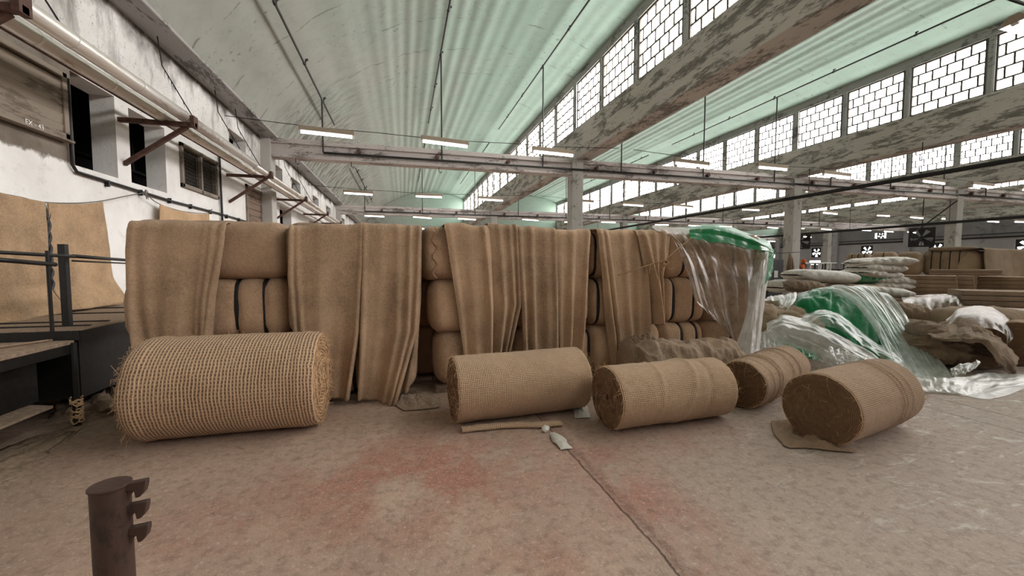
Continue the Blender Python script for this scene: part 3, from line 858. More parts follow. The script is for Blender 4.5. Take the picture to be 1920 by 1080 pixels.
# ------------------------------------------------------------------ bales
def bale_mesh(L, D, Hh, straps, seed, pinch=.035, soft=.5):
    """superelliptic section lofted along local x, pinched at the straps; centred in x,y, base at z=0"""
    rs = random.Random(seed); nx, nt = 56, 44
    def prof(u):
        x = (u - .5)*L
        d = min(u, 1-u)*L; e = .13
        s_ = (1 - (1 - min(1, d/e))**2.4)*.22 + .78 if d < e else 1.0
        for st in straps:
            s_ -= pinch*math.exp(-((x - st)/.028)**2) - .006
            s_ += 0
        s_ -= sum(pinch*.35*math.exp(-((x - st)/.09)**2) for st in straps)
        return x, s_
    vs, fs, uvs = [], [], []
    def ring(x, s_):
        for k in range(nt):
            t = 2*math.pi*k/nt
            c, s2 = math.cos(t), math.sin(t); ex = 2/4.2
            y = math.copysign(abs(c)**ex, c)*D/2*s_; z = math.copysign(abs(s2)**ex, s2)*Hh/2*s_
            n = fbm(x*2.2+seed*3.1, y*2.5+z*1.7, z*2.2+seed, 3)*.045*soft*2 + fbm(x*9+seed, y*9, z*9, 2)*.012*soft*2
            y *= 1+n*1.2; z *= 1+n*(1.0 if z > 0 else .4)
            vs.append((x, y, z + Hh/2)); uvs.append((x, t*D*.5))
    for i in range(nx):
        x, s_ = prof(i/(nx-1)); ring(x, s_)
    for i in range(nx-1):
        for k in range(nt):
            k2 = (k+1) % nt
            fs.append((i*nt+k, (i+1)*nt+k, (i+1)*nt+k2, i*nt+k2))
    for side in (0, 1):
        base = 0 if side == 0 else (nx-1)*nt
        prev = list(range(base, base+nt)); x0 = (-.5 if side == 0 else .5)*L; sg = -1 if side == 0 else 1
        for q, (sc, out) in enumerate(((.86, .022), (.6, .035), (.3, .04))):
            cur = []
            for k in range(nt):
                bx, by, bz = vs[base+k]
                cur.append(len(vs)); n = fbm(by*6+seed, bz*6, sg*2.2, 2)*.025
                vs.append((x0 + sg*(out+n), by*sc, (bz-Hh/2)*sc + Hh/2)); uvs.append((by*sc, bz*sc))
            for k in range(nt):
                k2 = (k+1) % nt
                f = (prev[k], prev[k2], cur[k2], cur[k]) if side == 0 else (prev[k2], prev[k], cur[k], cur[k2])
                fs.append(f[::-1] if False else f)
            prev = cur
        fs.append(tuple(prev) if side == 0 else tuple(prev[::-1]))
    fs = [f[::-1] for f in fs]
    m = MB(); m.add(vs, fs, uvs)
    m.prof = prof
    return m
def strap_mesh(x, w, s_, D, Hh, pad=.004):
    nt = 44; vs, fs = [], []
    for j, (dx, gr) in enumerate(((-w/2, 0), (-w/2, pad), (w/2, pad), (w/2, 0))):
        for k in range(nt):
            t = 2*math.pi*k/nt; c, s2 = math.cos(t), math.sin(t); ex = 2/4.2
            vs.append((x+dx, math.copysign(abs(c)**ex, c)*(D/2*s_+gr), math.copysign(abs(s2)**ex, s2)*(Hh/2*s_+gr) + Hh/2))
    for j in range(3):
        for k in range(nt):
            k2 = (k+1) % nt; fs.append((j*nt+k, (j+1)*nt+k, (j+1)*nt+k2, j*nt+k2))
    return MB().add(vs, fs)
def bale(loc, L, D, Hh, straps, seed, label, mat='bale', group='bales in the long wrapped stack', rz=0, pinch=.035, soft=.5, seam=False, sw=.03):
    o = empty('jute_bale', loc, rz)
    m = bale_mesh(L, D, Hh, straps, seed, pinch, soft)
    m.build('wrapper', M[mat], o, smooth=True)
    for st in straps:
        s_ = m.prof(st/L + .5)[1]
        strap_mesh(st, sw, s_+.02, D, Hh).build('strap', M['strap'], o, smooth=True)
    if seam:
        pts = []
        for i in range(16):
            t = i/15; z = Hh*(.95 - .9*t); x = -L/2 + .14 + .03*math.sin(i*1.3)
            pts.append((x, -D/2*1.0 + .012*math.sin(3*t) - .02, z))
        MB().tube(pts, .009, 6).build('sewn_seam', M['rope'], o, smooth=True)
    tag(o, label, 'bale', group)
    return o
YF = 4.68
def fx(px, py=500, Y=YF): return P(px, py, Y=Y).x
def fz(px, py, Y=YF): return P(px, py, Y=Y).z
LAY = ['bottom', 'middle', 'top']
DP = .78
zl = [.06, .72, 1.35, 1.93]                                          # layers of the stack
# stack beside the white wall (two bales long)
xs = [fx(240), fx(534), fx(778)]
for li in range(3):
    for c in range(2):
        a, b = xs[c], xs[c+1]
        off = [.05, -.10, -.05][li] if c == 0 else 0
        L = b - a - .015 - (off if c == 0 else 0)
        st = [] if li == 2 else [(-.36 if c else -.14)*1.0, .0 if c else .2, .36 if c else -.42]
        if li == 1 and c == 0: st = [fx(437)-((a+off)+L/2), fx(490)-((a+off)+L/2), -L/2+.25]
        zz = zl[li]; hh = zl[li+1]-zl[li] + .035
        bale((a+off+L/2, YF + DP/2 + (.02 if li == 1 else 0), zz), L, DP, hh, st, 10+li*3+c,
             '%s bale at the %s of the stack beside the white wall' % (LAY[li].capitalize() + ' layer jute', 'wall end' if c == 0 else 'gap end'),
             'bale_rough' if li == 2 else 'bale', soft=.75 if li == 2 else .45, pinch=.085, sw=.055)
# stack running on towards the plastic (four bales long)
zr = [.08, .70, 1.32, 1.93]
xs = [fx(797), fx(965), fx(1122), fx(1262), fx(1338), fx(1432)]
NM = ['at the gap end', 'second from the gap', 'third from the gap', 'fourth from the gap', 'under the polythene corner']
xs = [fx(792), 1.30, 2.30, 3.36, 4.05, fx(1434)]
for li in range(3):
    for c in range(5):
        a, b = xs[c], xs[c+1]
        off = [.16, .10, 0][li] if c == 0 else 0
        L = b - a - .015 - off
        st = [L*.30, -L*.05] if c not in (2,) else [-L*.40, L*.06]
        if li == 2 and c == 0: st = []
        if li == 0 and c == 2: st = [fx(1112, 660) - (a+b)/2]
        if li == 2 and c == 2: st = [fx(1121, 470) - (a+b)/2]
        if li == 1 and c == 3: st = [fx(1266, 560) - (a+b)/2, fx(1303, 570) - (a+b)/2]
        zz = zr[li]; hh = zr[li+1]-zr[li]+.03
        bale((a+off+L/2, YF + DP/2, zz), L, DP, hh, st, 40+li*7+c,
             '%s layer bale of the longer stack, %s' % (LAY[li].capitalize(), NM[c]), 'bale', seam=(c == 0 and li == 2), soft=.5,
             pinch=.075, sw=.042)
# bales added behind to block light and keep the gap dark
for li in range(3):
    bale((fx(790), YF + DP + .42, max(.004, zl[li]-.06)), 1.15, DP, zl[li+1]-zl[li]+.03, [-.2, .2], 80+li, '%s layer bale added behind to darken the gap between the stacks' % LAY[li].capitalize(), 'bale', soft=.4)
# timber bearers under both stacks
for n, (a, b) in enumerate(((fx(245), fx(778)), (fx(815), fx(1430)))):
    m = MB()
    for y in (YF+.12, YF+.62): m.box(a, b, y-.05, y+.05, 0, .062 if n == 0 else .082)
    tag(m.build('timber_bearer', M['brownwood']), 'timber bearers lying under the %s bale stack' % ('shorter' if n == 0 else 'longer'), 'timber', 'bearers under the bale stacks', 'stuff')

# ------------------------------------------------------------------ sheets hung over the stack
def drape(name, label, left, right, ribs, mat='burlap', Yf=YF-.05, back=.62, seed=1, waves=.02, nu=90, nv=100, group='burlap sheets over the bale stack', lump=.02, solid=.009, flare=None, cat='sheet'):
    """left/right: [(px,py)...] edges read off the photograph on the plane of the stack face, converted to metres"""
    Lp = [P(x, y, Y=Yf) for x, y in left]; Rp = [P(x, y, Y=Yf) for x, y in right]
    zt = (Lp[0].z, Rp[0].z); zb = (Lp[-1].z, Rp[-1].z)
    lz = [(-p.z, p.x) for p in Lp]; rz_ = [(-p.z, p.x) for p in Rp]
    rr = .075
    topn = .26                                                     # share of v on top of the stack
    rs = random.Random(seed)
    ph = [rs.uniform(0, 6.28) for _ in range(6)]
    wX = abs(Rp[0].x-Lp[0].x); hZ = abs(zt[0]-zb[0]) + back
    def fn(u, v):
        ztop = lerp(zt[0], zt[1], u) + lump*1.2*fbm(u*wX*3.5+seed, 1.7, 0, 2)
        zbot = lerp(zb[0], zb[1], u)
        if v < topn:
            t = v/topn
            if t < .7:
                y = Yf + rr + (back)*(1 - t/.7); z = ztop + .012*fbm(u*7+seed, y*5, 3)
                g = .1
            else:
                a = (t-.7)/.3*math.pi/2
                y = Yf + rr - rr*math.sin(a); z = ztop - rr + rr*math.cos(a); g = .12
            zx = ztop
        else:
            t = (v-topn)/(1-topn)
            z = ztop - rr - (ztop - rr - zbot)*t; y = Yf; zx = z; g = .12 + .88*sm(0, .75, t)
        xa, xb = interp(lz, -zx), interp(rz_, -zx)
        x = lerp(xa, xb, u)
        hh = (zt[0] - zx)/max(.01, zt[0]-zb[0])
        off = waves*g*1.7*(math.sin(u*wX*13+ph[0]+hh*.8) + .4*math.sin(u*wX*25+ph[1]-hh) + 1.2*fbm(u*wX*4+seed, hh*1.2, seed, 2))
        sx = 0
        for (uc, ud, wd, am) in ribs:                             # rib: centre at top, centre at bottom, width, depth
            c = lerp(uc, ud, hh); q = (u - c)/(wd*1.25)
            off += am*1.35*(.25+.75*g)*math.exp(-q*q*3.2)
            sx += am*(.2+.8*g)*.6*q*math.exp(-q*q*2.5)
        off += .008*fbm(u*wX*9+seed, hh*7, seed, 3)
        if flare: off += flare[0]*sm(flare[1], 1, hh)*sm(flare[2], 1, u)
        if v < topn and t < .7:
            return (x, y, z + max(0, off*.35))
        return (x + sx*.3, y - off - .012, max(.012, z + .004*fbm(u*30, hh*5)))
    m = MB().grid(fn, nu, nv, lambda u, v: (u*wX, v*hZ))
    o = m.build(name, M[mat], smooth=True, solid=solid)
    tag(o, label, cat, group)
    return o
drape('burlap_sheet', 'wide fuzzy burlap sheet hung over the wall end of the stack',
      [(241, 413), (238, 470), (244, 580), (262, 700), (268, 742)], [(424, 416), (421, 460), (404, 560), (398, 640), (398, 735)],
      [(.97, .93, .05, .05), (.86, .90, .05, .04), (.78, .80, .05, .02), (.45, .40, .12, .025), (.2, .2, .09, .02), (.05, .02, .05, .03)], seed=3, waves=.016)
drape('burlap_sheet', 'burlap sheet reaching the floor behind the biggest roll',
      [(543, 417), (541, 520), (551, 640), (566, 742)], [(682, 418), (680, 500), (674, 620), (655, 748)],
      [(.02, .05, .05, .05), (.10, .16, .05, .03), (.42, .40, .12, .02), (.7, .68, .10, .015), (.97, .95, .05, .03)], seed=5, waves=.014, lump=.05)
drape('burlap_sheet', 'burlap sheet with a split edge, ending at the dark gap between stacks',
      [(680, 419), (680, 520), (676, 640), (672, 748)], [(789, 421), (787, 520), (782, 620), (742, 752)],
      [(.03, .03, .06, .035), (.32, .3, .12, .02), (.60, .66, .10, .03), (.80, .84, .06, .05), (.97, .95, .05, .035)], seed=8, waves=.012, lump=.04, flare=(.16, .62, .45))
drape('burlap_sheet', 'narrow inner burlap sheet lining the dark gap between stacks',
      [(752, 422), (752, 540), (745, 660), (735, 742)], [(791, 424), (789, 560), (783, 650), (765, 735)],
      [(.3, .3, .2, .03), (.8, .8, .2, .03)], seed=9, waves=.01, Yf=YF-.012)
drape('burlap_sheet', 'burlap sheet nearest the gap on the longer stack, thick rib along its edge',
      [(833, 419), (842, 480), (858, 580), (872, 680)], [(916, 417), (922, 500), (924, 580), (921, 680)],
      [(.88, .93, .10, .075), (.5, .5, .2, .02), (.1, .08, .1, .025)], seed=12, waves=.013, lump=.05)
drape('burlap_sheet', 'burlap sheet whose lower corner splays open above the second roll',
      [(915, 420), (921, 500), (925, 580), (921, 680)], [(969, 424), (974, 520), (976, 570), (950, 680)],
      [(.35, .4, .14, .04), (.72, .75, .12, .045), (.95, .95, .08, .05)], seed=15, waves=.012, lump=.04)
drape('burlap_sheet', 'burlap sheet with a sharp pleat behind the second roll',
      [(967, 424), (973, 520), (977, 580), (981, 680)], [(1042, 428), (1043, 520), (1043, 600), (1044, 680)],
      [(.36, .3, .10, .06), (.08, .05, .08, .05), (.7, .72, .16, .025), (.95, .95, .08, .035)], seed=18, waves=.012, lump=.04)
drape('burlap_sheet', 'burlap sheet with a soft round fold, beside the exposed bale edge',
      [(1040, 430), (1044, 520), (1046, 600), (1048, 690)], [(1106, 430), (1100, 520), (1092, 620), (1083, 690)],
      [(.48, .42, .14, .07), (.93, .95, .09, .04), (.12, .1, .12, .02)], seed=21, waves=.012, lump=.03)
drape('burlap_sheet', 'long burlap sheet with stacked pleats, past the exposed bale edge',
      [(1119, 430), (1128, 510), (1136, 600), (1148, 692)], [(1212, 432), (1214, 520), (1216, 620), (1196, 700)],
      [(.06, .12, .06, .06), (.17, .24, .05, .05), (.5, .52, .10, .045), (.78, .75, .10, .04), (.97, .95, .07, .05)], seed=24, waves=.014, lump=.03)
drape('burlap_sheet', 'short burlap sheet gathered and tied with jute rope near the green sheet',
      [(1193, 432), (1203, 480), (1217, 530), (1219, 610)], [(1256, 432), (1252, 480), (1243, 520), (1246, 600)],
      [(.2, .45, .12, .07), (.5, .55, .12, .05), (.8, .75, .1, .06)], seed=27, waves=.02, lump=.02, Yf=YF-.11)
# rope around the gathered sheet, its knot and tails
o = empty('tie_rope', (0, 0, 0))
yr = YF-.27
pts = [P(1158, 516, Y=yr+.05), P(1190, 506, Y=yr), P(1222, 495, Y=yr-.01), P(1246, 487, Y=yr-.03), P(1272, 466, Y=yr+.0), P(1297, 445, Y=yr+.04)]
MB().tube([catmull(pts, i/30) for i in range(31)], .007, 6).build('rope', M['rope'], o, smooth=True)
k0 = P(1243, 494, Y=yr-.04)
kn = MB()
for a in range(3):
    kn.tube([k0 + Vector((.035*math.cos(t)*(1 if a != 1 else .5), -.02 - .012*a, .028*math.sin(t)+(.012*a-.01))) + Vector((.012*math.sin(2*t+a), 0, 0)) for t in [i*2*math.pi/14 for i in range(15)]], .0085, 6)
kn.build('knot', M['rope'], o, smooth=True)
for tail in ([(1240, 496), (1236, 510), (1234, 535)], [(1243, 497), (1241, 508), (1239, 514)], [(1248, 495), (1255, 505), (1262, 503)], [(1219, 496), (1218, 506), (1217, 512)]):
    tp = [P(x, y, Y=yr-.03) for x, y in tail]
    MB().tube([catmull(tp, i/8) for i in range(9)], .006, 5).build('tail', M['rope'], o, smooth=True)
tag(o, 'jute rope knotted across the gathered sheet towards the green sheet', 'rope')

# ------------------------------------------------------------------ sheets hanging on the white wall
def wall_cloth(label, top, bot, seed, spread=.14):
    """top, bot: (px,py) rows on the wall; the foot slides out over the platform"""
    T = [P(x, y, X=X0+.09) for x, y in top]; B = [P(x, y, X=X0+.12) for x, y in bot]
    def fn(u, v):
        a, b = catmull(T, u), catmull(B, u)
        p = a.lerp(b, v)
        w = .022*math.sin(u*13+seed)*(.3+.7*v) + .03*fbm(u*5+seed, v*2.2, seed)
        return (p.x + .03 + w + spread*sm(.72, 1, v), p.y, p.z)
    o = MB().grid(fn, 60, 60, lambda u, v: (u*1.6, v*1.6)).build('hanging_cloth', M['burlap_gold'], smooth=True, solid=.012)
    return tag(o, label, 'cloth', 'burlap cloths hung on the white wall')
wall_cloth('golden burlap cloth drooping from the line, cut off by the photo edge', [(-95, 330), (-40, 350), (0, 363), (40, 371), (77, 379)], [(-95, 640), (-40, 625), (0, 606), (40, 596), (86, 588)], 1)
wall_cloth('golden burlap cloth hung on the line nearer the bale stack', [(85, 380), (110, 382), (140, 382), (165, 381), (189, 378)], [(92, 584), (125, 580), (160, 576), (190, 571), (217, 566)], 4)
wall_cloth('small end of burlap cloth showing just above the bale stack', [(296, 382), (318, 391), (342, 397), (366, 401), (388, 401)], [(296, 520), (318, 520), (342, 520), (366, 520), (388, 520)], 7, .02)
# dark strip of netting between the two cloths
Tn = [P(78, 396, X=X0+.07), P(84, 396, X=X0+.07)]; Bn = [P(84, 580, X=X0+.14), P(95, 578, X=X0+.14)]
m = MB()
for s_ in range(2):
    for q in range(2):
        pts = []
        for i in range(41):
            v = i/40; a = Tn[0].lerp(Bn[0], v); b = Tn[1].lerp(Bn[1], v)
            t = .5 + .5*math.sin(v*26*(1 if q else 1) + s_*math.pi + q*.9)
            pts.append(a.lerp(b, t) + Vector((.02+.015*q, 0, 0)))
        m.tube(pts, .012 + .01*q, 5)
o = m.build('netting_strip', M['black'], smooth=True)
tag(o, 'dark twisted netting strip hanging between the two golden cloths', 'netting')
# line the cloths hang on
pts = [P(x, y, X=X0+.1) for x, y in ((-95, 329), (-40, 349), (0, 362), (40, 370), (80, 379), (140, 381), (190, 377), (235, 368), (272, 361))]
o = MB().tube([catmull(pts, i/60) for i in range(61)], .008, 5).build('hanging_line', M['greyrope'])
pts2 = [P(x, y, X=X0+.1) for x, y in ((272, 361), (296, 381), (342, 396), (388, 400), (398, 392))]
MB().tube([catmull(pts2, i/30) for i in range(31)], .008, 5).build('line_branch', M['greyrope'], o)
k = MB()
for i in range(7):
    b = P(272, 361, X=X0+.08); a = rnd.uniform(0, 6.28)
    k.tube([b, b + Vector((.02, .05*math.cos(a), .05*math.sin(a))), b + Vector((.03, .03*math.cos(a+1), -.09-.03*rnd.random()))], .006, 4)
k.build('knot', M['greyrope'], o)
tag(o, 'grey cord strung along the wall carrying the burlap cloths', 'line')

# ------------------------------------------------------------------ polythene over the stack's end
def net_sheet(name, rows, mat, label, nu=80, nv=80, wr=.02, fu=14, fv=3, seed=0, solid=0, cat='sheet', group=None, sharp=True, wr2=.0, kind=None, parent=None):
    """rows: control rows of points (Vectors), first row to last; wrinkled along the normal"""
    rows = [[Vector(p) for p in r] for r in rows]
    def base(u, v): return catmull([catmull(r, u) for r in rows], v)
    def fn(u, v):
        p = base(u, v); e = .01
        du = base(min(1, u+e), v) - base(max(0, u-e), v); dv = base(u, min(1, v+e)) - base(u, max(0, v-e))
        n = du.cross(dv)
        n = n.normalized() if n.length > 1e-9 else Vector((0, -1, 0))
        w = (ridge(u*fu+seed, v*fv+seed*.7, seed, 3)-.5)*wr if sharp else fbm(u*fu+seed, v*fv, seed, 3)*wr
        if wr2: w += (ridge(u*fu*.4+seed, v*fv*2.6+3, seed+9, 3)-.5)*wr2
        q = p + n*w
        q.z = max(q.z, .006)
        return q
    wX = (rows[0][-1]-rows[0][0]).length; hX = sum((rows[i+1][0]-rows[i][0]).length for i in range(len(rows)-1))
    o = MB().grid(fn, nu, nv, lambda u, v: (u*wX, v*hX)).build(name, M[mat], parent, smooth=True, solid=solid)
    if parent is None: tag(o, label, cat, group, kind)
    return o
Yp = YF - .07
def row(*ps):
    return [P(a, b, **({'Y': c} if c < 5.6 or True else {})) for a, b, c in ps]
net_sheet('polythene_sheet', [
    row((1228, 421, 5.3), (1262, 425, 5.3), (1300, 428, 5.3), (1350, 440, 5.3), (1400, 455, 5.3), (1440, 470, 5.2)),
    row((1224, 428, Yp), (1262, 432, Yp), (1300, 436, Yp), (1350, 446, Yp), (1400, 458, Yp), (1440, 466, Yp)),
    row((1262, 448, Yp-.05), (1290, 470, Yp-.04), (1325, 480, Yp-.03), (1365, 490, Yp-.03), (1405, 500, Yp-.05), (1436, 500, Yp-.08)),
    row((1287, 505, Yp-.07), (1310, 520, Yp-.05), (1340, 525, Yp-.04), (1375, 530, Yp-.06), (1405, 540, Yp-.10), (1430, 540, Yp-.12)),
    row((1303, 560, Yp-.08), (1330, 580, Yp-.06), (1352, 580, Yp-.06), (1378, 590, Yp-.08), (1402, 600, Yp-.16), (1424, 600, Yp-.20)),
    row((1330, 585, Yp-.10), (1350, 610, Yp-.07), (1368, 630, Yp-.08), (1384, 645, Yp-.10), (1398, 655, Yp-.22), (1418, 655, Yp-.26)),
  ], 'dusty', 'dusty clear polythene sheet draped over the end of the bale stack', 90, 100, .026, 6, 1.4, 3, wr2=.012)
net_sheet('polythene_sheet', [
    row((1416, 470, Yp+.1), (1428, 470, Yp), (1437, 472, Yp), (1444, 480, Yp+.2), (1448, 490, Yp+.5)),
    row((1408, 530, Yp-.10), (1420, 530, Yp-.14), (1430, 530, Yp-.1), (1436, 535, Yp+.15), (1438, 545, Yp+.5)),
    row((1398, 590, Yp-.16), (1412, 590, Yp-.22), (1422, 590, Yp-.16), (1428, 595, Yp+.1), (1430, 600, Yp+.5)),
    row((1382, 640, Yp-.22), (1402, 640, Yp-.3), (1418, 640, Yp-.24), (1424, 640, Yp+.0), (1426, 650, Yp+.4)),
    row((1368, 672, Yp-.28), (1396, 676, Yp-.40), (1418, 674, Yp-.34), (1424, 670, Yp-.1), (1426, 672, Yp+.3)),
  ], 'milky', 'milky polythene hanging down the outer corner of the bale stack', 60, 80, .05, 6, 1.2, 5, wr2=.015)
# green sheet over the top corner
net_sheet('green_sheet', [
    row((1296, 424, 5.35), (1330, 420, 5.35), (1365, 424, 5.4), (1400, 436, 5.4), (1432, 448, 5.4), (1446, 458, 5.5)),
    row((1294, 427, Yp-.02), (1330, 424, Yp), (1365, 430, Yp), (1400, 442, Yp), (1432, 455, Yp-.02), (1450, 470, Yp+.4)),
    row((1293, 436, Yp-.06), (1330, 440, Yp-.05), (1365, 445, Yp-.05), (1400, 455, Yp-.06), (1436, 464, Yp-.08), (1450, 472, Yp+.3)),
    row((1294, 447, Yp-.07), (1330, 454, Yp-.06), (1365, 456, Yp-.07), (1400, 465, Yp-.08), (1438, 470, Yp-.10), (1449, 474, Yp+.2)),
  ], 'green', 'glossy green polythene sheet capping the outer top corner of the stack', 70, 50, .02, 4, .8, 7, wr2=0)
net_sheet('green_sheet', [
    row((1434, 466, Yp-.09), (1440, 467, Yp), (1446, 468, Yp+.2), (1450, 468, Yp+.5)),
    row((1433, 490, Yp-.05), (1441, 490, Yp+.02), (1447, 492, Yp+.25), (1451, 492, Yp+.55)),
    row((1429, 515, Yp-.02), (1437, 520, Yp+.02), (1443, 518, Yp+.2), (1446, 515, Yp+.5)),
    row((1424, 543, Yp-.0), (1431, 538, Yp+.02), (1437, 527, Yp+.18), (1440, 525, Yp+.4)),
  ], 'green', 'flap of green polythene hanging down the far side of the stack corner', 40, 40, .03, 4, 2, 2, wr2=.01)
# ------------------------------------------------------------------ rolls of hessian
def fibres(n, fn, seed, ln=(.02, .06), r=.0016):
    rs = random.Random(seed); m = MB()
    for _ in range(n):
        p, nn = fn(rs)
        p, nn = Vector(p), Vector(nn)
        t = Vector((rs.uniform(-1,1), rs.uniform(-1,1), rs.uniform(-1,1)))
        t = (t - nn*t.dot(nn)).normalized(); L = rs.uniform(*ln)
        lift = rs.uniform(.1, .6)
        c = Vector((rs.uniform(-1,1), rs.uniform(-1,1), rs.uniform(-1,1)))*L*.3
        m.tube([p - nn*.002, p + t*L*.4 + nn*L*lift*.5, p + t*L*.8 + nn*L*lift + c*.6, p + t*L + nn*L*lift*.8 + c - Vector((0,0,L*.25))], [r*.8, r*.8, r*.6, r*.3], 3, cap=False)
    return m
def roll(A, B, r, label, mat, coil, seed, bumps=(), wob=.012, edge=.02, hole=None, spiral=.012, fuzz=(120, 60, 60), end_round=.03, sag=.02, face_tilt=0.0, tail=None, creases=()):
    """A, B: floor points under the two ends of the axis. local x runs along the axis"""
    A, B = Vector((A[0], A[1], 0)), Vector((B[0], B[1], 0)); d = B - A; L = d.length
    o = empty('hessian_roll', A, math.atan2(d.y, d.x))
    def rad(x, t):
        n = wob*fbm(x*2.4+seed, math.cos(t)*1.3, math.sin(t)*1.3+seed, 3)
        n += .004*fbm(x*14+seed, math.cos(t)*6, math.sin(t)*6, 2)
        for (bx, bt, wx, wt, am) in bumps:
            dt = (t - bt + math.pi) % (2*math.pi) - math.pi
            n += am*math.exp(-((x-bx)/wx)**2 - (dt/wt)**2)
        for (cx, am, ww, sl) in creases:
            n += am*math.exp(-((x - cx - sl*math.sin(t))/ww)**2)
        e = min(x, L-x)
        if e < end_round: n -= end_round*.35*(1 - math.sqrt(max(0, 1-(1-e/end_round)**2)))
        return r + n
    def pt(x, t):
        q = rad(x, t); z = q*math.sin(t)
        zz = r + z
        if zz < .03: zz = .004 + max(0, zz + .02)*.5
        return (x, q*math.cos(t)*(1 + sag*(1-math.sin(t))*.5), zz - .0)
    nx, nt = 120, 128
    m = MB().grid(lambda u, v: pt(u*L, -math.pi/2 + v*2*math.pi), nx, nt, lambda u, v: (u*L, v*2*math.pi*r))
    m.build('outer_wrap', M[mat], o, smooth=True)
    for end in (0, 1):
        x0 = 0 if end == 0 else L; sg = -1 if end == 0 else 1
        nr, na = 46, 120
        vs, uvs, fs = [], [], []
        for i in range(nr):
            f = 1 - i/(nr-1)*.985
            for k in range(na+1):
                t = -math.pi/2 + 2*math.pi*k/na
                b = Vector(pt(x0, t)); c = Vector((x0, 0, r))
                p = c + (b-c)*f
                q = f*r
                sp = abs(((q/spiral + k/na + 1.2*fbm(math.cos(t)*1.4+seed, math.sin(t)*1.4, q*6)) % 1) - .5)*2
                dep = ((.010 if coil != 'coil' else .006)*sp + edge*.5*fbm(p.y*14+seed, p.z*14, end*7, 3))*min(1, (1-f)*9) + edge*.25*math.sin(q*9+seed)*min(1, (1-f)*5)
                if hole and q < hole: dep -= .07*sm(hole, hole*.55, q)
                vs.append((p.x + sg*dep, p.y, p.z)); uvs.append((k/na, q))
        for i in range(nr-1):
            for k in range(na):
                q = (i*(na+1)+k, i*(na+1)+k+1, (i+1)*(na+1)+k+1, (i+1)*(na+1)+k)
                fs.append(q if end == 1 else q[::-1])
        MB().add(vs, fs, uvs).build('coiled_end', M[coil], o, smooth=True)
    def onside(rs):
        x = rs.random()*L; t = rs.uniform(-.6, 3.7); p = Vector(pt(x, t)); return p, Vector((0, p.y, p.z-r)).normalized()
    def onrim(end):
        def f(rs):
            t = rs.uniform(-1.5, 4.6); p = Vector(pt(0 if end == 0 else L, t))
            return p, (Vector((-1 if end == 0 else 1, 0, 0)) + Vector((0, p.y, p.z-r)).normalized()*.6).normalized()
        return f
    def onface(end):
        def f(rs):
            t = rs.uniform(0, 6.28); q = r*math.sqrt(rs.random())*.95
            return (0 if end == 0 else L, q*math.cos(t), r+q*math.sin(t)), (-1 if end == 0 else 1, 0, 0)
        return f
    m = fibres(fuzz[0], onside, seed, (.015, .05))
    for end in (0, 1):
        m.add(*(lambda q: (q.v, q.f))(fibres(fuzz[1], onrim(end), seed+5+end, (.02, .07))))
        m.add(*(lambda q: (q.v, q.f))(fibres(fuzz[2], onface(end), seed+9+end, (.02, .09), .0016 if coil == 'coil' else .0022)))
    f = m.build('stray_fibres', M['fibre'], o); f['kind'] = 'stuff'
    tag(o, label, 'roll', 'rolls of hessian on the floor')
    return o
roll((-2.16, 4.17), (-.76, 4.16), .437, 'biggest hessian roll, coarse open weave, lying before the shorter stack', 'roll_open', 'coil_pale', 2,
     wob=.010, edge=.05, spiral=.04, fuzz=(360, 170, 330), end_round=.09, creases=((1.27, .006, .02, 0), (.1, .01, .05, .02)))
roll((.44, 3.84), (1.78, 3.93), .315, 'smooth pale hessian roll lying before the dark gap, second along the row', 'roll_tight', 'coil', 4,
     wob=.010, edge=.03, fuzz=(120, 110, 60), end_round=.03)
roll((1.79, 3.32), (3.03, 3.37), .287, 'hessian roll with a hollow core showing and a rumpled far end', 'roll_tight', 'coil', 6,
     wob=.012, hole=.045, edge=.02, fuzz=(120, 90, 25), bumps=((.85, -.9, .10, .5, .03), (1.02, -1.0, .07, .6, -.03), (1.1, -.6, .06, .6, .02), (.78, .9, .05, .8, .014)),
     creases=((.40, .007, .02, .05), (.72, .012, .03, .12), (.93, -.010, .03, .05)))
roll((3.40, 3.42), (4.62, 3.95), .25, 'hessian roll with loose wraps, half hidden behind the front roll', 'roll_brown', 'coil', 8,
     wob=.016, edge=.03, fuzz=(90, 90, 30), creases=((.18, .010, .02, .0), (.33, .020, .02, .04), (.42, .016, .015, .03), (.75, .016, .03, .04), (.95, .02, .02, 0)))
roll((3.34, 2.55), (4.46, 2.80), .300, 'brown hessian roll nearest the aisle, dark coiled end towards the camera', 'roll_brown', 'coil', 11,
     wob=.014, edge=.03, fuzz=(110, 90, 36), creases=((.72, .010, .015, .03), (.78, .010, .012, .03), (.9, .008, .02, .02)), bumps=((.35, -.8, .2, .5, .012),))
# loose tail of cloth below the front roll
def ground_cloth(name, label, outline_rows, mat, seed, h=.04, cat='cloth', uvs=1.0):
    rows = [[P(x, y, Z=.02) for x, y in r] for r in outline_rows]
    def fn(u, v):
        p = catmull([catmull(r, u) for r in rows], v)
        e = min(u, 1-u, v, 1-v)
        z = .012 + h*max(0, .35 + fbm(u*4+seed, v*4, seed, 3)*1.3)*sm(0, .18, e) + .006*fbm(u*20, v*20, seed)
        return (p.x + .02*fbm(u*5, v*5, seed+3), p.y, max(.006, z))
    o = MB().grid(fn, 50, 40, lambda u, v: (u*uvs, v*uvs)).build(name, M[mat], smooth=True, solid=.006)
    return tag(o, label, cat)
ground_cloth('cloth_tail', 'loose rumpled cloth tail spread under the roll nearest the aisle',
             [[(1446, 788), (1475, 785), (1510, 790), (1550, 800)], [(1452, 812), (1485, 808), (1520, 812), (1570, 822)], [(1470, 832), (1500, 830), (1540, 833), (1580, 838)], [(1480, 838), (1515, 838), (1560, 843), (1600, 846)]],
             'roll_brown', 3, .08)
o = MB()
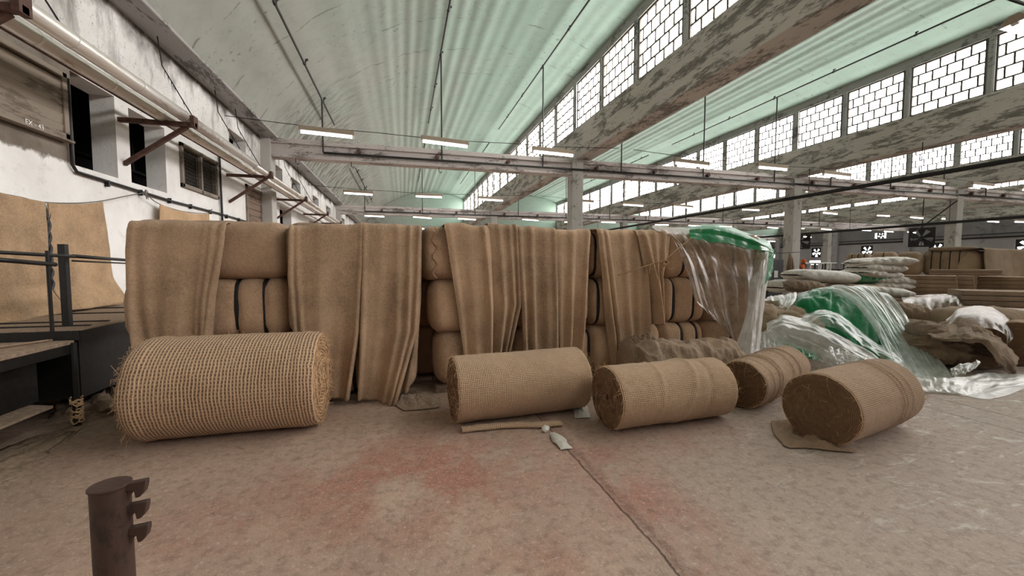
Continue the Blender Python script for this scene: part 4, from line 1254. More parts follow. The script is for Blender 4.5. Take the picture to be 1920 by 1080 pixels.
pts = [P(x, y, Z=zz) for x, y, zz in ((1528, 826, .02), (1542, 818, .055), (1550, 826, .05), (1536, 832, .03), (1545, 838, .02), (1560, 836, .02), (1580, 844, .012), (1606, 848, .012))]
rows_ = [[p + Vector((.0, .0, 0)) for p in pts], [p + Vector((.05, .14, .0)) for p in pts]]
net_sheet('cloth_curl', rows_, 'roll_brown', 'curled cloth edge standing on the floor below the aisle roll', 50, 10, 0, seed=1, solid=.006, cat='cloth')
# folded strip under the second roll
def strip(name, label, pts, w, h, mat, seed, cat='cloth'):
    pts = [Vector(p) for p in pts]
    def fn(u, v):
        p = catmull(pts, u); t = 2*math.pi*v
        return (p.x + .012*fbm(u*9, 2, seed), p.y + w/2*math.cos(t)*(1+.3*fbm(u*6, 0, seed)), max(.003, h/2 + h/2*math.sin(t)*(1+.5*fbm(u*8, v*2, seed))))
    o = MB().grid(fn, 70, 14, lambda u, v: (u*1.1, v*.2)).build(name, M[mat], smooth=True)
    return tag(o, label, cat)
strip('cloth_strip', 'folded flat hessian strip sticking out below the second roll', [P(866, 806, Z=.02), P(910, 801, Z=.02), (P(965, 797, Z=.02)), P(1010, 797, Z=.02), P(1052, 794, Z=.02)], .10, .045, 'roll_tight', 4)
# crumpled wrapper and chipped lump on the joint
m = MB()
c = P(1023, 804, Z=.03)
m.grid(lambda u, v: (c.x + (.035+.016*fbm(u*9, v*7, 2))*math.cos(6.28*u)*math.sin(math.pi*v), c.y + (.03+.012*fbm(u*9, v*7, 5))*math.sin(6.28*u)*math.sin(math.pi*v), .03 - .03*math.cos(math.pi*v)*(1+.6*fbm(u*8, v*8, 9))), 24, 14)
tag(m.build('crumpled_wrapper', M['foil']), 'small crumpled white wrapper at the end of the floor joint', 'wrapper')
m = MB()
a, b = P(1036, 812, Z=.01), P(1062, 842, Z=.01)
m.grid(lambda u, v: tuple(a.lerp(b, u) + Vector(((.035+.05*u)*math.cos(math.pi*v)*(.6+.4*math.sin(math.pi*min(1, u*1.1+.1)))*(1+.5*fbm(u*5, v*3, 4)), 0, .03*math.sin(math.pi*v)*(1+.6*fbm(u*7, v*6, 1))*math.sin(math.pi*min(1,u*.9+.08))))), 24, 12)
tag(m.build('mortar_lump', M['sack'], smooth=True), 'pale flattened lump of mortar beside the floor joint', 'lump')
# flat pale board between second and third roll
ground_cloth('paper_scrap', 'pale paper scrap between the second and third rolls', [[(1077, 752), (1088, 750), (1098, 752)], [(1076, 768), (1090, 768), (1104, 770)], [(1078, 782), (1092, 782), (1108, 781)]], 'sack', 2, .008, 'scrap')
# crumpled bundle behind the third roll
def bundle(name, label, A, B, r0, seed, mat, z0=0.0, creases=10, flat_=.8, cat='bundle', group=None, amp=.05):
    A, B = Vector(A), Vector(B); d = B - A; L = d.length; ax = d.normalized(); side = Vector((-ax.y, ax.x, 0)).normalized()
    def fn(u, v):
        t = -math.pi/2 + v*2*math.pi; x = u*L
        e = min(u, 1-u)*2; cap = math.sqrt(max(0, 1-(1-min(1, e*3.2))**2))
        k = r0*(.55+.45*cap)*(1 + .18*fbm(u*3+seed, math.cos(t), math.sin(t), 2)) if e > 0 else r0*.4
        k += amp*(ridge(u*creases+seed, math.cos(t)*1.2+seed, math.sin(t)*1.2, 3)-.5)
        k *= (cap if e < .05 else 1)
        p = A + ax*x + side*(k*math.cos(t)) + Vector((0, 0, k*math.sin(t)*flat_ + r0*flat_ + z0))
        return (p.x, p.y, max(p.z, z0 + .008))
    o = MB().grid(fn, 130, 90, lambda u, v: (u*L, v*2*r0*3)).build(name, M[mat], smooth=True)
    return tag(o, label, cat, group)
bundle('cloth_bundle', 'crumpled burlap bundle lying behind the hollow core roll', (2.62, 4.18, 0), (3.95, 4.05, 0), .27, 5, 'burlap_grey', .0, 8, 1.12, amp=.05)
bundle('rag_heap', 'small heap of grey rags between sheet and burlap bundle', (2.58, 4.34, 0), (3.0, 4.40, 0), .2, 9, 'burlap_grey', 0, 12, 1.5, 'rags', amp=.09)
# lint and scraps on the floor
ground_cloth('rag', 'flat dusty rag on the floor in the dark gap', [[(748, 745), (780, 738), (822, 736)], [(742, 757), (785, 750), (826, 750)], [(756, 768), (790, 766), (824, 762)]], 'lint', 6, .06, 'rag')
def lint_patch(label, spots, seed, n, h=.02, name='lint_debris'):
    rs = random.Random(seed); m = MB()
    for (px, py, sx, sy, k) in spots:
        for _ in range(int(n*k)):
            p = P(px + rs.gauss(0, sx), py + rs.gauss(0, sy), Z=0)
            s_ = rs.uniform(.002, .006)
            if rs.random() < .45:
                a = rs.uniform(0, 6.28); L = rs.uniform(.012, .05)
                m.tube([p + Vector((0,0,.003)), p + Vector((L*.5*math.cos(a), L*.5*math.sin(a), .004+h*rs.random()*.5)), p + Vector((L*math.cos(a+.4), L*math.sin(a+.4), .003))],   .0012, 3)
            else:
                vs = [p + Vector((rs.uniform(-1,1)*s_*1.5, rs.uniform(-1,1)*s_*1.5, -.001)) for _ in range(4)] + [p + Vector((0, 0, s_*.8))]
                m.add(vs, [(0,1,4), (1,2,4), (2,3,4), (3,0,4)])
    o = m.build(name, M['lint'])
    return tag(o, label, 'lint', None, 'stuff')
lint_patch('jute lint and thread scraps strewn on the concrete floor', [(690, 752, 50, 3, 1), (705, 808, 25, 5, .7), (800, 770, 30, 6, .4), (560, 860, 120, 25, .5), (225, 858, 12, 3, .5), (60, 850, 50, 30, 1.2), (900, 950, 300, 60, .6), (1500, 900, 180, 40, .5), (1400, 790, 25, 8, .4), (1130, 812, 14, 6, .5), (1755, 800, 20, 20, .5), (430, 900, 200, 50, .8)], 3, 70)
# ------------------------------------------------------------------ machine bed and railing by the white wall
XE, ZD = -2.92, .90
o = empty('machine_platform', (0, 0, 0))
MB().box(X0+.01, XE, 4.68, 9.0, ZD-.05, ZD).build('deck', M['lint'], o, bevel=.006)
MB().box(X0+.02, XE-.10, 4.80, 9.0, .22, ZD-.05).build('skirt', M['black'], o)
m = MB(); m.box(XE-.03, XE+.012, 4.66, 9.0, ZD-.10, ZD-.008); m.box(X0+.02, XE, 4.655, 4.70, ZD-.10, ZD-.008)
m.build('edge_rail', M['black'], o)
m = MB()
for (a, b, c) in ((X0+.1, XE-.15, 5.3), (X0+.05, XE-.05, 6.2), (X0+.3, XE-.1, 4.95), (X0+.2, XE-.2, 6.9)): m.box(a, b, c, c+.03, ZD, ZD+.012)
m.build('deck_batten', M['black'], o)
tag(o, 'black machine platform with a dusty deck under the hanging cloths', 'platform')
ZT = .81
o = empty('machine_table', (0, 0, 0))
MB().box(X0+.02, XE-.03, 2.6, 4.64, ZT-.035, ZT).build('top', M['lint'], o, bevel=.005)
MB().box(X0+.05, XE-.035, 2.6, 4.63, ZT-.12, ZT-.035).build('edge_rail', M['black'], o)
MB().box(X0+.05, XE-.22, 2.6, 4.5, .30, ZT-.12).build('side_panel', M['black'], o)
MB().tube([(XE-.03, 4.62, 0), (XE-.03, 4.62, ZT-.02)], .028, 10).build('leg', M['black'], o)
MB().add([(X0+.05, 2.4, .25), (XE-.05, 2.4, .25), (XE-.02, 4.35, .27), (X0+.6, 4.6, .28), (X0+.05, 2.4, .27), (XE-.05, 2.4, .27), (XE-.02, 4.35, .29), (X0+.6, 4.6, .30)],
     [(3,2,1,0), (4,5,6,7), (0,1,5,4), (1,2,6,5), (2,3,7,6), (3,0,4,7)]).build('lower_shelf', M['lint'], o)
rp = MB()
rs = random.Random(4)
for i in range(34):
    t = rs.uniform(0, 6.28); z = rs.uniform(.05, .27)
    rp.tube([(XE-.03+.042*math.cos(t+q*.7), 4.62+.042*math.sin(t+q*.7), z+rs.uniform(-.02, .02)) for q in range(5)], .007, 4)
rp.build('jute_binding', M['fibre'], o)['label'] = 'jute strands bound round the leg'
tag(o, 'low black machine table with a dusty top, nearest the camera by the wall', 'table')
strip('board', 'dusty wooden strip lying along the low black table top', [(-3.9, 3.0, .6), (-3.55, 3.7, .6), (-3.3, 4.2, .6), (-3.1, 4.6, .6)], .06, .02, 'burlap_dark', 5, 'board')
bpy.data.objects['board'].location.z = ZT+.002
def tuft(label, c, sx, sy, sz, seed, mat='lint', cat='lint', name='lint_tuft'):
    def fn(u, v):
        t = u*2*math.pi; a = v*math.pi/2
        n = 1 + .8*fbm(math.cos(t)*2+seed, math.sin(t)*2, v*3, 4)
        return (c[0] + sx*math.cos(t)*math.cos(a)*n, c[1] + sy*math.sin(t)*math.cos(a)*n, c[2] + sz*math.sin(a)*n*(.7+.6*fbm(math.cos(t)*5, math.sin(t)*5+seed, v*6, 3)))
    o = MB().grid(fn, 48, 16).build(name, M[mat], smooth=True)
    return tag(o, label, cat)
tuft('fluffy tuft of jute lint on the low black table', (-3.5, 4.1, .80), .12, .3, .06, 3)
tuft('grey heap of jute waste under the table beside its leg', (-3.1, 5.3, 0), .38, .5, .22, 5)
tuft('low drift of jute waste on the floor before the machine table', (-2.95, 3.7, -.01), .28, .8, .06, 8)
tuft('loose jute waste heaped between platform and bale stack', (-2.62, 5.3, -.01), .22, .4, .12, 12)
ground_cloth('cloth_scrap', 'pale flat scrap of cloth on the dusty floor before the black table', [[(18, 858), (30, 848), (44, 840)], [(40, 858), (70, 838), (100, 826)], [(26, 868), (80, 848), (140, 804)]], 'lint', 8, .02, 'scrap')
# posts and rails
def post(px, py0, py1, r, label, Xp, square=False):
    b = P(px[1], py1, Z=ZD if Xp is None else None, X=Xp) if Xp is None else P(px[1], py1, X=Xp)
    t = P(px[0], py0, Y=b.y)
    m = MB(); b.z = ZD-.005
    if square: m.bar(b, (b.x, b.y, t.z), r*2, r*2, (0,1,0))
    else: m.tube([b, (b.x, b.y, t.z)], r, 10)
    return tag(m.build('railing_post', M['black'], bevel=.003 if square else 0), label, 'post', 'posts on the machine platform'), b, t
post((105, 98), 470, 621, .015, 'thin black post at the front edge of the platform', None)
post((134, 127), 458, 611, .028, 'thick square black post standing on the platform', None, True)
post((124, 118), 468, 581, .016, 'thin black post behind the thick one, near the wall', None)
def rail(a, b, r, label):
    return tag(MB().tube([a, b], r, 8).build('handrail', M['black'], smooth=True), label, 'rail', 'rails along the machine platform')
rail(P(-40, 471, Y=4.2), P(139, 481, Y=4.98), .016, 'dull steel upper rail running from the thick post towards the camera')
rail(P(-40, 484, Y=4.0), P(104, 496, Y=4.70), .019, 'dull steel lower rail ending at the thin front post')
rail(P(136, 480, Y=5.0), P(240, 488, Y=6.2), .018, 'upper dark rail from the thick post towards the bale stack')
rail(P(136, 489, Y=5.0), P(240, 494, Y=6.2), .009, 'thin lower rail from the thick post towards the bale stack')

# ------------------------------------------------------------------ hooked steel post close to the camera
c = P(206, 909, Z=.85)
o = empty('hooked_post', (c.x, c.y, 0), R(2))
rr = .046
MB().tube([(0, 0, 0), (0, 0, .845)], rr, 40, cap=False).build('pipe', M['oldsteel'], o, smooth=True)
m = MB()
m.tube([(0, 0, .842), (0, 0, .846), (0, 0, .8505), (0, 0, .852)], [rr*.98, rr*1.09, rr*1.09, rr*1.04], 40)
m.build('cap_plate', M['oldsteel'], o)
for i, zc in enumerate((.850, .784, .712)):
    h = MB()
    # short angle-iron rest with a rounded, hollow tip, pointing along the bracket direction
    dx, dy = math.cos(R(-2)), math.sin(R(-2))
    prof = [(rr*.8, 0), (rr+.048, .006), (rr+.047, -.010), (rr+.042, -.030), (rr+.030, -.044), (rr+.020, -.045), (rr+.017, -.024), (rr*.8, -.022)]
    n = len(prof)
    vs = [(u*dx - s_*dy, u*dy + s_*dx, zc + w) for s_ in (-.012, .012) for u, w in prof]
    h.add(vs, [tuple(range(n))[::-1], tuple(range(n, 2*n))] + [(k, (k+1) % n, n+(k+1) % n, n+k) for k in range(n)])
    h.build('rest_hook', M['oldsteel'], o, bevel=.003)
    g = MB(); g.add([((rr-.002)*dx - s_*dy, (rr-.002)*dy + s_*dx, zc+w) for s_ in (-.006, .006) for w in (-.02, -.046)] + [((rr+.016)*dx - s_*dy, (rr+.016)*dy + s_*dx, zc-.02) for s_ in (-.006, .006)], [(0,1,3,2), (0,2,5,4), (0,4,1), (2,3,5), (1,4,5,3)])
    g.build('gusset', M['rust'], o)
tag(o, 'worn brown steel pipe post with three hooked rests, close to the camera', 'post')

# ------------------------------------------------------------------ the heap under plastic by the stack's end
def D(*ps): return [P(a, b, d=c) for a, b, c in ps]
def heap(name, label, c, sx, sy, sz, seed, mat, cat='heap', amp=.25, fr=1.6, nu=90, nv=40):
    def fn(u, v):
        t = u*2*math.pi; a = v*math.pi/2
        k = 1 + amp*fbm(math.cos(t)*fr+seed, math.sin(t)*fr, v*2, 3)
        q = math.cos(a)**.7
        fold = .05*(ridge(math.cos(t)*4+seed, math.sin(t)*4, v*5, 3)-.5)
        return (c[0] + sx*math.cos(t)*q*k, c[1] + sy*math.sin(t)*q*k, c[2] + sz*(math.sin(a)**.8)*k + fold*(.3+v))
    return tag(MB().grid(fn, nu, nv).build(name, M[mat], smooth=True), label, cat)
heap('cloth_heap', 'heap of dark folded burlap under the plastic covered mound', (6.55, 5.95, 0), 1.15, 1.0, .78, 4, 'burlap_dark')
bundle('cloth_bundle', 'dark folded burlap bundle peeping out under the mound, beside the stack', (5.5, 6.3, 0), (6.3, 5.5, 0), .36, 15, 'burlap_dark', .10, 12, .9, amp=.09)
net_sheet('green_tarp', [
    D((1470, 575, 7.60), (1512, 548, 7.60), (1560, 541, 7.50), (1612, 556, 7.30), (1660, 590, 7.00), (1700, 630, 6.70)),
    D((1464, 590, 7.20), (1510, 562, 7.20), (1560, 558, 7.10), (1615, 580, 6.90), (1668, 620, 6.50), (1704, 650, 6.20)),
    D((1480, 600, 7.00), (1520, 590, 6.90), (1562, 590, 6.70), (1615, 615, 6.50), (1665, 650, 6.30), (1690, 668, 6.20)),
    D((1474, 620, 6.85), (1520, 622, 6.70), (1565, 625, 6.50), (1610, 650, 6.25), (1655, 676, 6.00), (1692, 694, 5.80)),
  ], 'green', 'green polythene tarp spread over the mound beneath clear plastic', 90, 70,   .05, 9, 1.5, 4, wr2=.02, solid=.004)
net_sheet('clear_sheet', [
    D((1412, 580, 8.6), (1450, 564, 8.7), (1492, 554, 8.6)), D((1416, 565, 7.9), (1450, 555, 7.9), (1494, 548, 7.75)),
    D((1420, 578, 7.4), (1452, 569, 7.4), (1490, 562, 7.2)), D((1424, 595, 7.1), (1450, 591, 7.0), (1476, 582, 6.95)),
  ], 'milky', 'whitish polythene flap at the wall end of the mound, over dark burlap', 70, 60, .05, 7, 1.2, 6, wr2=.02)
net_sheet('clear_sheet', [
    D((1490, 552, 7.9), (1530, 544, 8.2), (1580, 540, 8.4), (1645, 546, 8.3)),
    D((1540, 544, 7.4), (1578, 537, 7.5), (1625, 538, 7.5), (1668, 556, 7.3)),
    D((1588, 556, 7.0), (1622, 560, 6.95), (1660, 574, 6.9), (1697, 592, 6.8)),
    D((1622, 590, 6.6), (1656, 602, 6.5), (1690, 618, 6.4), (1722, 632, 6.3)),
    D((1648, 632, 6.15), (1684, 650, 6.05), (1718, 664, 5.95), (1760, 674, 5.85)),
    D((1668, 672, 5.75), (1706, 690, 5.6), (1745, 705, 5.45), (1786, 708, 5.4)),
    D((1684, 706, 5.45), (1722, 726, 5.15), (1765, 733, 5.05), (1808, 732, 5.08)),
  ], 'slope', 'streaked polythene sheet running from the mound top down to the aisle floor', 130, 150, .075, 9, 1.6, 6, wr2=.02)
net_sheet('clear_sheet', [
    [P(1690, 700, Z=.10), P(1740, 705, Z=.14), P(1790, 708, Z=.12), P(1850, 700, Z=.06), P(1935, 700, Z=.03)],
    [P(1700, 722, Z=.05), P(1745, 722, Z=.06), P(1795, 722, Z=.06), P(1855, 712, Z=.05), P(1940, 708, Z=.05)],
    [P(1712, 737, Z=.015), P(1752, 733, Z=.03), P(1800, 735, Z=.03), P(1850, 728, Z=.02), P(1945, 713, Z=.02)],
    [P(1725, 735, Z=.01), P(1760, 736, Z=.012), P(1808, 741, Z=.012), P(1868, 746, Z=.01), P(1950, 716, Z=.01)],
  ], 'milky', 'crinkled tail of polythene spread across the floor at the aisle', 110, 50, .04, 7, 1.2, 8, wr2=.02)
net_sheet('plastic_cover', [
    D((1442, 606, 6.7), (1466, 590, 6.7), (1512, 600, 6.6), (1562, 622, 6.4), (1612, 648, 6.1), (1664, 684, 5.8)),
    D((1438, 616, 6.4), (1466, 598, 6.35), (1514, 608, 6.25), (1566, 632, 6.05), (1618, 660, 5.8), (1672, 696, 5.55)),
    D((1440, 632, 6.2), (1470, 620, 6.15), (1518, 630, 6.05), (1570, 652, 5.85), (1624, 680, 5.6), (1682, 710, 5.4)),
    D((1450, 650, 6.1), (1484, 648, 6.05), (1526, 660, 5.95), (1574, 678, 5.75), (1630, 702, 5.5), (1690, 724, 5.25)),
    D((1462, 658, 6.1), (1494, 664, 6.0), (1534, 678, 5.85), (1580, 698, 5.65), (1640, 716, 5.4), (1698, 732, 5.15)),
  ], 'milky', 'milky crumpled polythene lying in a long bulge at the foot of the mound', 140, 90, .07, 3, 2.2, 9, wr2=.05)
net_sheet('clear_sheet', [
    D((1462, 606, 6.75), (1500, 592, 6.8), (1550, 580, 6.75), (1590, 606, 6.5), (1640, 640, 6.2), (1690, 664, 5.95)),
    D((1466, 612, 6.5), (1504, 602, 6.5), (1552, 590, 6.45), (1594, 616, 6.25), (1644, 650, 5.95), (1694, 676, 5.7)),
    D((1480, 620, 6.4), (1512, 614, 6.35), (1556, 612, 6.25), (1600, 636, 6.05), (1650, 668, 5.8), (1698, 690, 5.55)),
  ], 'clear', 'thin clear polythene fold lying across the green tarp above the milky bulge', 90, 40, .04, 6, 1.5, 19, wr2=.015)
net_sheet('green_sheet', [
    D((1440, 632, 6.3), (1470, 640, 6.2), (1500, 648, 6.1), (1530, 662, 6.0)),
    D((1446, 645, 6.1), (1475, 652, 6.0), (1505, 662, 5.9), (1532, 670, 5.85)),
    D((1470, 660, 6.0), (1490, 665, 5.9), (1515, 672, 5.8), (1536, 676, 5.75)),
  ], 'green', 'strip of green polythene showing low at the foot of the mound', 50, 30, .04, 7, 2, 3)
net_sheet('plastic_cover', [
    D((1416, 628, 6.5), (1428, 620, 6.5), (1440, 618, 6.5), (1448, 634, 6.3), (1452, 640, 6.2)),
    D((1410, 640, 6.3), (1428, 634, 6.2), (1446, 640, 6.1), (1470, 652, 5.9), (1500, 664, 5.75)),
    D((1398, 656, 6.1), (1426, 650, 6.0), (1450, 656, 5.85), (1480, 666, 5.7), (1507, 670, 5.6)),
    D((1386, 676, 5.9), (1420, 672, 5.85), (1448, 674, 5.75), (1478, 678, 5.6), (1504, 676, 5.55)),
    D((1380, 690, 5.85), (1420, 690, 5.75), (1450, 690, 5.65), (1478, 690, 5.5), (1500, 684, 5.5)),
  ], 'milky', 'white polythene lying over the end of the half hidden roll', 70, 60, .05, 8, 3, 12, wr2=.03)
net_sheet('plastic_cover', [
    D((1544, 664, 5.7), (1560, 656, 5.7), (1580, 658, 5.7), (1600, 668, 5.6)),
    D((1542, 676, 5.6), (1562, 668, 5.5), (1584, 672, 5.5), (1610, 682, 5.4)),
    D((1552, 686, 5.5), (1570, 684, 5.4), (1590, 690, 5.35), (1620, 696, 5.3)),
  ], 'milky', 'small white crumple of polythene behind the aisle roll', 50, 40, .09, 5, 4, 14, wr2=.04)

# ------------------------------------------------------------------ sacks, folded cloths and bales farther along the aisle
def pillow(name, label, c, L, Wd, Hh, rz, seed, mat, cat='sack', group=None, tilt=0.0, fl=.4, wr=.02):
    o = MB()
    def fn(u, v):
        t = -math.pi/2 + v*2*math.pi; x = (u-.5)*2
        e = max(0, 1-abs(x)**4.5)**.5
        ex = .75
        y = math.copysign(abs(math.cos(t))**ex, math.cos(t))*Wd/2*(.9+.1*e); z = math.copysign(abs(math.sin(t))**ex, math.sin(t))*Hh/2*(e*.9 + .1)
        n = fbm(x*2+seed, y*3, z*3+seed, 3)*wr*1.6 + (ridge(x*3+seed, y*5, z*5, 3)-.5)*wr*1.6
        return (x*L/2*(1 - .06*math.cos(t)**2), y*(1+n), z + n*Hh*.9*(1 if z > 0 else .3) + Hh/2 - fl*0)
    ob = o.grid(fn, 50, 40, lambda u, v: (u*L, v*2)).build(name, M[mat], smooth=True, loc=c)
    ob.rotation_euler = (0, tilt, rz)
    return tag(ob, label, cat, group)
sx, sy = P(1640, 520, d=9.5).x, P(1640, 520, d=9.5).y
NS = 11
for i in range(NS):
    z = .05 + i*.142; k = NS-1-i
    nm = ['topmost', 'second from the top', 'third from the top', 'fourth from the top', 'fifth from the top', 'sixth from the top'][k] if k < 6 else ORD[i] + ' from the floor'
    pillow('woven_sack', 'white woven sack, %s in the sack pile behind the mound' % nm, (sx + .10*math.sin(i*2.1) + (.16 if i % 3 == 1 else -.03)*(1 if k else 0) + .03*k, sy - .05*math.sin(i*2.1), z), 1.12 + .08*math.sin(i*3.3), .75, .21, R(-14 + 16*math.sin(i*1.7)), i*1.3+2, 'sack', 'sack', 'white sacks in one pile', R(4*math.sin(i)), wr=.10)
# flat plastic wrapped packs right behind the mound
def at(px, py, d): return P(px, py, d=d)
p = at(1535, 521, 9.0); pillow('wrapped_pack', 'long plastic wrapped pack lying on top behind the mound', (p.x, p.y, p.z-.12), 1.35, .8, .3, R(-14), 21, 'sack', 'pack', None, R(3), wr=.03)
p = at(1612, 521, 9.6); pillow('green_pack', 'green wrapped pack just behind the long plastic pack', (p.x, p.y, p.z-.12), 1.0, .8, .26, R(-10), 23, 'green', 'pack', None, 0, wr=.03)
p = at(1462, 536, 8.8); pillow('wrapped_pack', 'small crumpled white pack at the wall end of the mound top', (p.x, p.y, p.z-.12), .45, .5, .24, R(20), 25, 'sack', 'pack', None, R(-8), wr=.09)
p = at(1500, 536, 8.6); pillow('wrapped_pack', 'lumpy brown and white pack under the long plastic pack', (p.x, p.y, p.z-.14), .8, .6, .26, R(-25), 27, 'burlap_grey', 'pack', None, R(4), wr=.08)
p = at(1658, 546, 8.0); pillow('wrapped_pack', 'whitish wrapped roll lying on the mound towards the folded cloths', (p.x, p.y, p.z-.12), .9, .4, .2, R(-20), 29, 'sack', 'pack', None, R(5), wr=.06)
p = at(1590, 560, 8.9); pillow('cloth_heap', 'burlap packs stacked beneath the plastic wrapped packs', (p.x, p.y, 0), 2.3, 1.2, 1.08, R(-12), 31, 'burlap_dark', 'heap', None, 0, wr=.03)
# folded cloth stacks, every folded piece its own object
def folded(c, L, Wd, h, rz, seed, label, mat, group, bul=.012):
    def fn(u, v):
        t = -math.pi/2 + v*2*math.pi; rr = h*.42
        y = math.copysign(Wd/2 - rr, math.cos(t)) + rr*math.copysign(min(1, abs(math.cos(t))*1.6), math.cos(t))
        z = h/2*max(-1, min(1, math.sin(t)*1.35))
        if abs(math.cos(t)) < .62: y = math.cos(t)/.62*(Wd/2 - rr*.25)
        x = (min(1, max(0, (u*39-2)/35))-.5)*L
        e = min(u, 1-u)*39
        if e < .5: y, z = 0, 0
        elif e < 1.5: y, z = y*.985, z*.9
        y += bul*fbm(x*2+seed, seed, 1, 2); z += .006*fbm(x*2.4, 3.0, y*2, 2)
        return (x + bul*fbm(y*2, seed, 4), y, z + h/2)
    o = MB().grid(fn, 40, 22, lambda u, v: (u*L, v*2*Wd)).build('folded_cloth', M[mat], smooth=True, loc=c)
    o.rotation_euler = (0, 0, rz)
    return tag(o, label, 'cloth', group)
def facing(px0, px1, mid, back, turn=0.0):
    """place, length and heading of something standing square to the line of sight"""
    v = Vector((mid.x, mid.y, 0)); az = math.atan2(v.x, v.y)
    ang = math.atan((px1-W/2)/F_PX) - math.atan((px0-W/2)/F_PX)
    return mid + v.normalized()*back, 2*v.length*math.tan(ang/2), -az + turn
def cloth_stack(px0, px1, d, ztop, zbot, n, rz, name, mat='burlap_dark', Wd=.9, seed=0, swap=False):
    mid, L, rz = facing(px0, px1, P((px0+px1)/2, 530, d=d), Wd/2)
    h = (ztop-zbot)/n
    for i in range(n):
        folded((mid.x + .006*math.sin(i*2.3+seed), mid.y + .006*math.sin(i*1.7+seed), zbot + h*i), L, Wd, h*.985, rz, seed+i*1.37,
               'folded brown cloth, %s from the bottom of the %s' % (ORD[i] if i < 8 else '%dth' % (i+1), name), mat, 'folded cloths in the %s' % name)
    return mid
cloth_stack(1692, 1792, 9.0, 1.27, .55, 8, R(-6), 'wide neat cloth stack', seed=1)
cloth_stack(1796, 1826, 8.9, 1.27, .55, 7, R(-6), 'narrow pale fold stack', 'burlap_grey', seed=4)
cloth_stack(1830, 1960, 9.0, 1.24, .55, 8, R(-6), 'cloth stack at the photo edge', seed=7)
m_ = cloth_stack(1738, 1875, 9.3, 1.40, 1.28, 2, R(-7), 'loose pair atop the cloth stacks', 'burlap_grey', .7, 9)
heap('cloth_heap', 'dark base of cloth carrying the folded cloth stacks', (P(1800, 560, d=9.3).x, P(1800, 560, d=9.3).y, 0), 1.0, 1.3, .56, 7, 'burlap_dark', amp=.05)
# bales behind
def far_bale(px0, px1, Y, ztop, hh, nst, seed, label, dp=.8):
    c, L, rz = facing(px0, px1, P((px0+px1)/2, 490, Y=Y), dp/2, R(-7))
    st = [L*(-.5 + (i+1)/(nst+1)) for i in range(nst)]
    bale((c.x, c.y, ztop-hh), L, dp, hh, st, seed, label, 'burlap_dark', 'bales behind the folded cloth stacks', rz=rz, pinch=.05, soft=.3, sw=.026)
far_bale(1684, 1728, 9.6, 1.95, .78, 0, 91, 'plain brown bale between sack pile and five strapped bale')
far_bale(1636, 1682, 9.9, 1.96, .8, 1, 98, 'brown bale whose top shows just beyond the sack pile')
far_bale(1636, 1682, 9.95, 1.16, 1.155, 1, 99, 'lower brown bale beyond the sack pile')
far_bale(1731, 1838, 9.0, 1.98, .80, 5, 92, 'brown bale with five straps behind the folded cloth stacks')
far_bale(1684, 1728, 9.7, 1.16, 1.155, 2, 93, 'lower brown bale behind the sack pile')
far_bale(1731, 1845, 9.1, 1.17, 1.165, 4, 94, 'lower bale carrying the five strapped bale')
far_bale(1588, 1634, 12.0, 1.98, .9, 3, 95, 'greyish strapped bale seen just above the sack pile')
far_bale(1588, 1634, 12.05, 1.06, 1.055, 3, 96, 'lower greyish bale behind the sack pile')
p = at(1790, 468, 13.3); pillow('folded_bundle', 'loose cloth bundle on top of the five strapped bale', (p.x-.1, p.y, 1.955), 1.1, .5, .16, R(-55), 41, 'burlap_grey', 'bundle')
a, b = P(1842, 490, Y=8.3), P(1960, 490, Y=8.3)
m = MB()
def fn(u, v):
    x = lerp(a.x, b.x, u)
    w = .05*math.sin(u*11)*v + .06*(ridge(u*3+2, v*1.2, 3)-.5)*v
    if v < .3: return (x, 8.3+.9*(1-v/.3), 2.03 - .04*u + .02*fbm(u*4, v*4))
    return (x, 8.3 - w - .1*v, lerp(2.0, .9, (v-.3)/.7) - .04*u)
m.grid(fn, 60, 50)
tag(m.build('cover_sheet', M['burlap_dark'], smooth=True, solid=.01), 'grey brown cover sheet over a tall bale stack at the photo edge', 'sheet')
bale(((a.x+b.x)/2, 8.85, .3), b.x-a.x-.1, .9, 1.66, [], 97, 'tall bale stack hidden under the grey brown cover sheet', 'burlap_dark', 'bales behind the folded cloth stacks', pinch=0, soft=.2)
# plastic wrapped bundles in front of the stacks
p = at(1750, 580, 7.6); pillow('wrapped_bundle', 'plastic wrapped flat bundle right of the mound, before the cloth stacks', (p.x, p.y, .42), 1.2, .7, .5, R(-10), 51, 'burlap_grey', 'bundle', None, 0, wr=.03)
net_sheet('clear_sheet', [D((1690, 556, 7.9), (1740, 552, 7.9), (1790, 552, 7.9), (1812, 566, 7.6)), D((1692, 563, 7.3), (1740, 560, 7.3), (1788, 558, 7.2), (1808, 572, 7.1)), D((1700, 580, 7.1), (1740, 590, 7.0), (1780, 592, 7.0), (1800, 590, 6.95))],
          'dusty', 'clear wrap over the flat bundle before the cloth stacks', 60, 40, .025, 5, 1.5, 21)
p = at(1700, 578, 7.2); pillow('wrapped_bundle', 'small whitish folded bundle touching the right slope of the mound', (p.x, p.y, .5), .55, .5, .32, R(-35), 52, 'burlap_grey', 'bundle', None, R(10), wr=.08)
p = at(1725, 612, 6.9); pillow('wrapped_bundle', 'pillow shaped bundle under the whitish one, beside the mound', (p.x, p.y, .22), .85, .6, .36, R(-20), 53, 'burlap_dark', 'bundle', None, R(4), wr=.04)
p = at(1735, 640, 7.0); pillow('wrapped_bundle', 'dark flat bundle on the floor between mound and rag heap', (p.x, p.y, .0), 1.3, .8, .3, R(-15), 57, 'burlap_dark', 'bundle', None, 0, wr=.04)
p = at(1838, 615, 6.7); pillow('wrapped_bundle', 'big rounded plastic wrapped bundle of folded cloth behind the rag heap', (p.x, p.y, .12), 1.35, .9, .70, R(-12), 54, 'burlap_dark', 'bundle', None, 0, wr=.03)
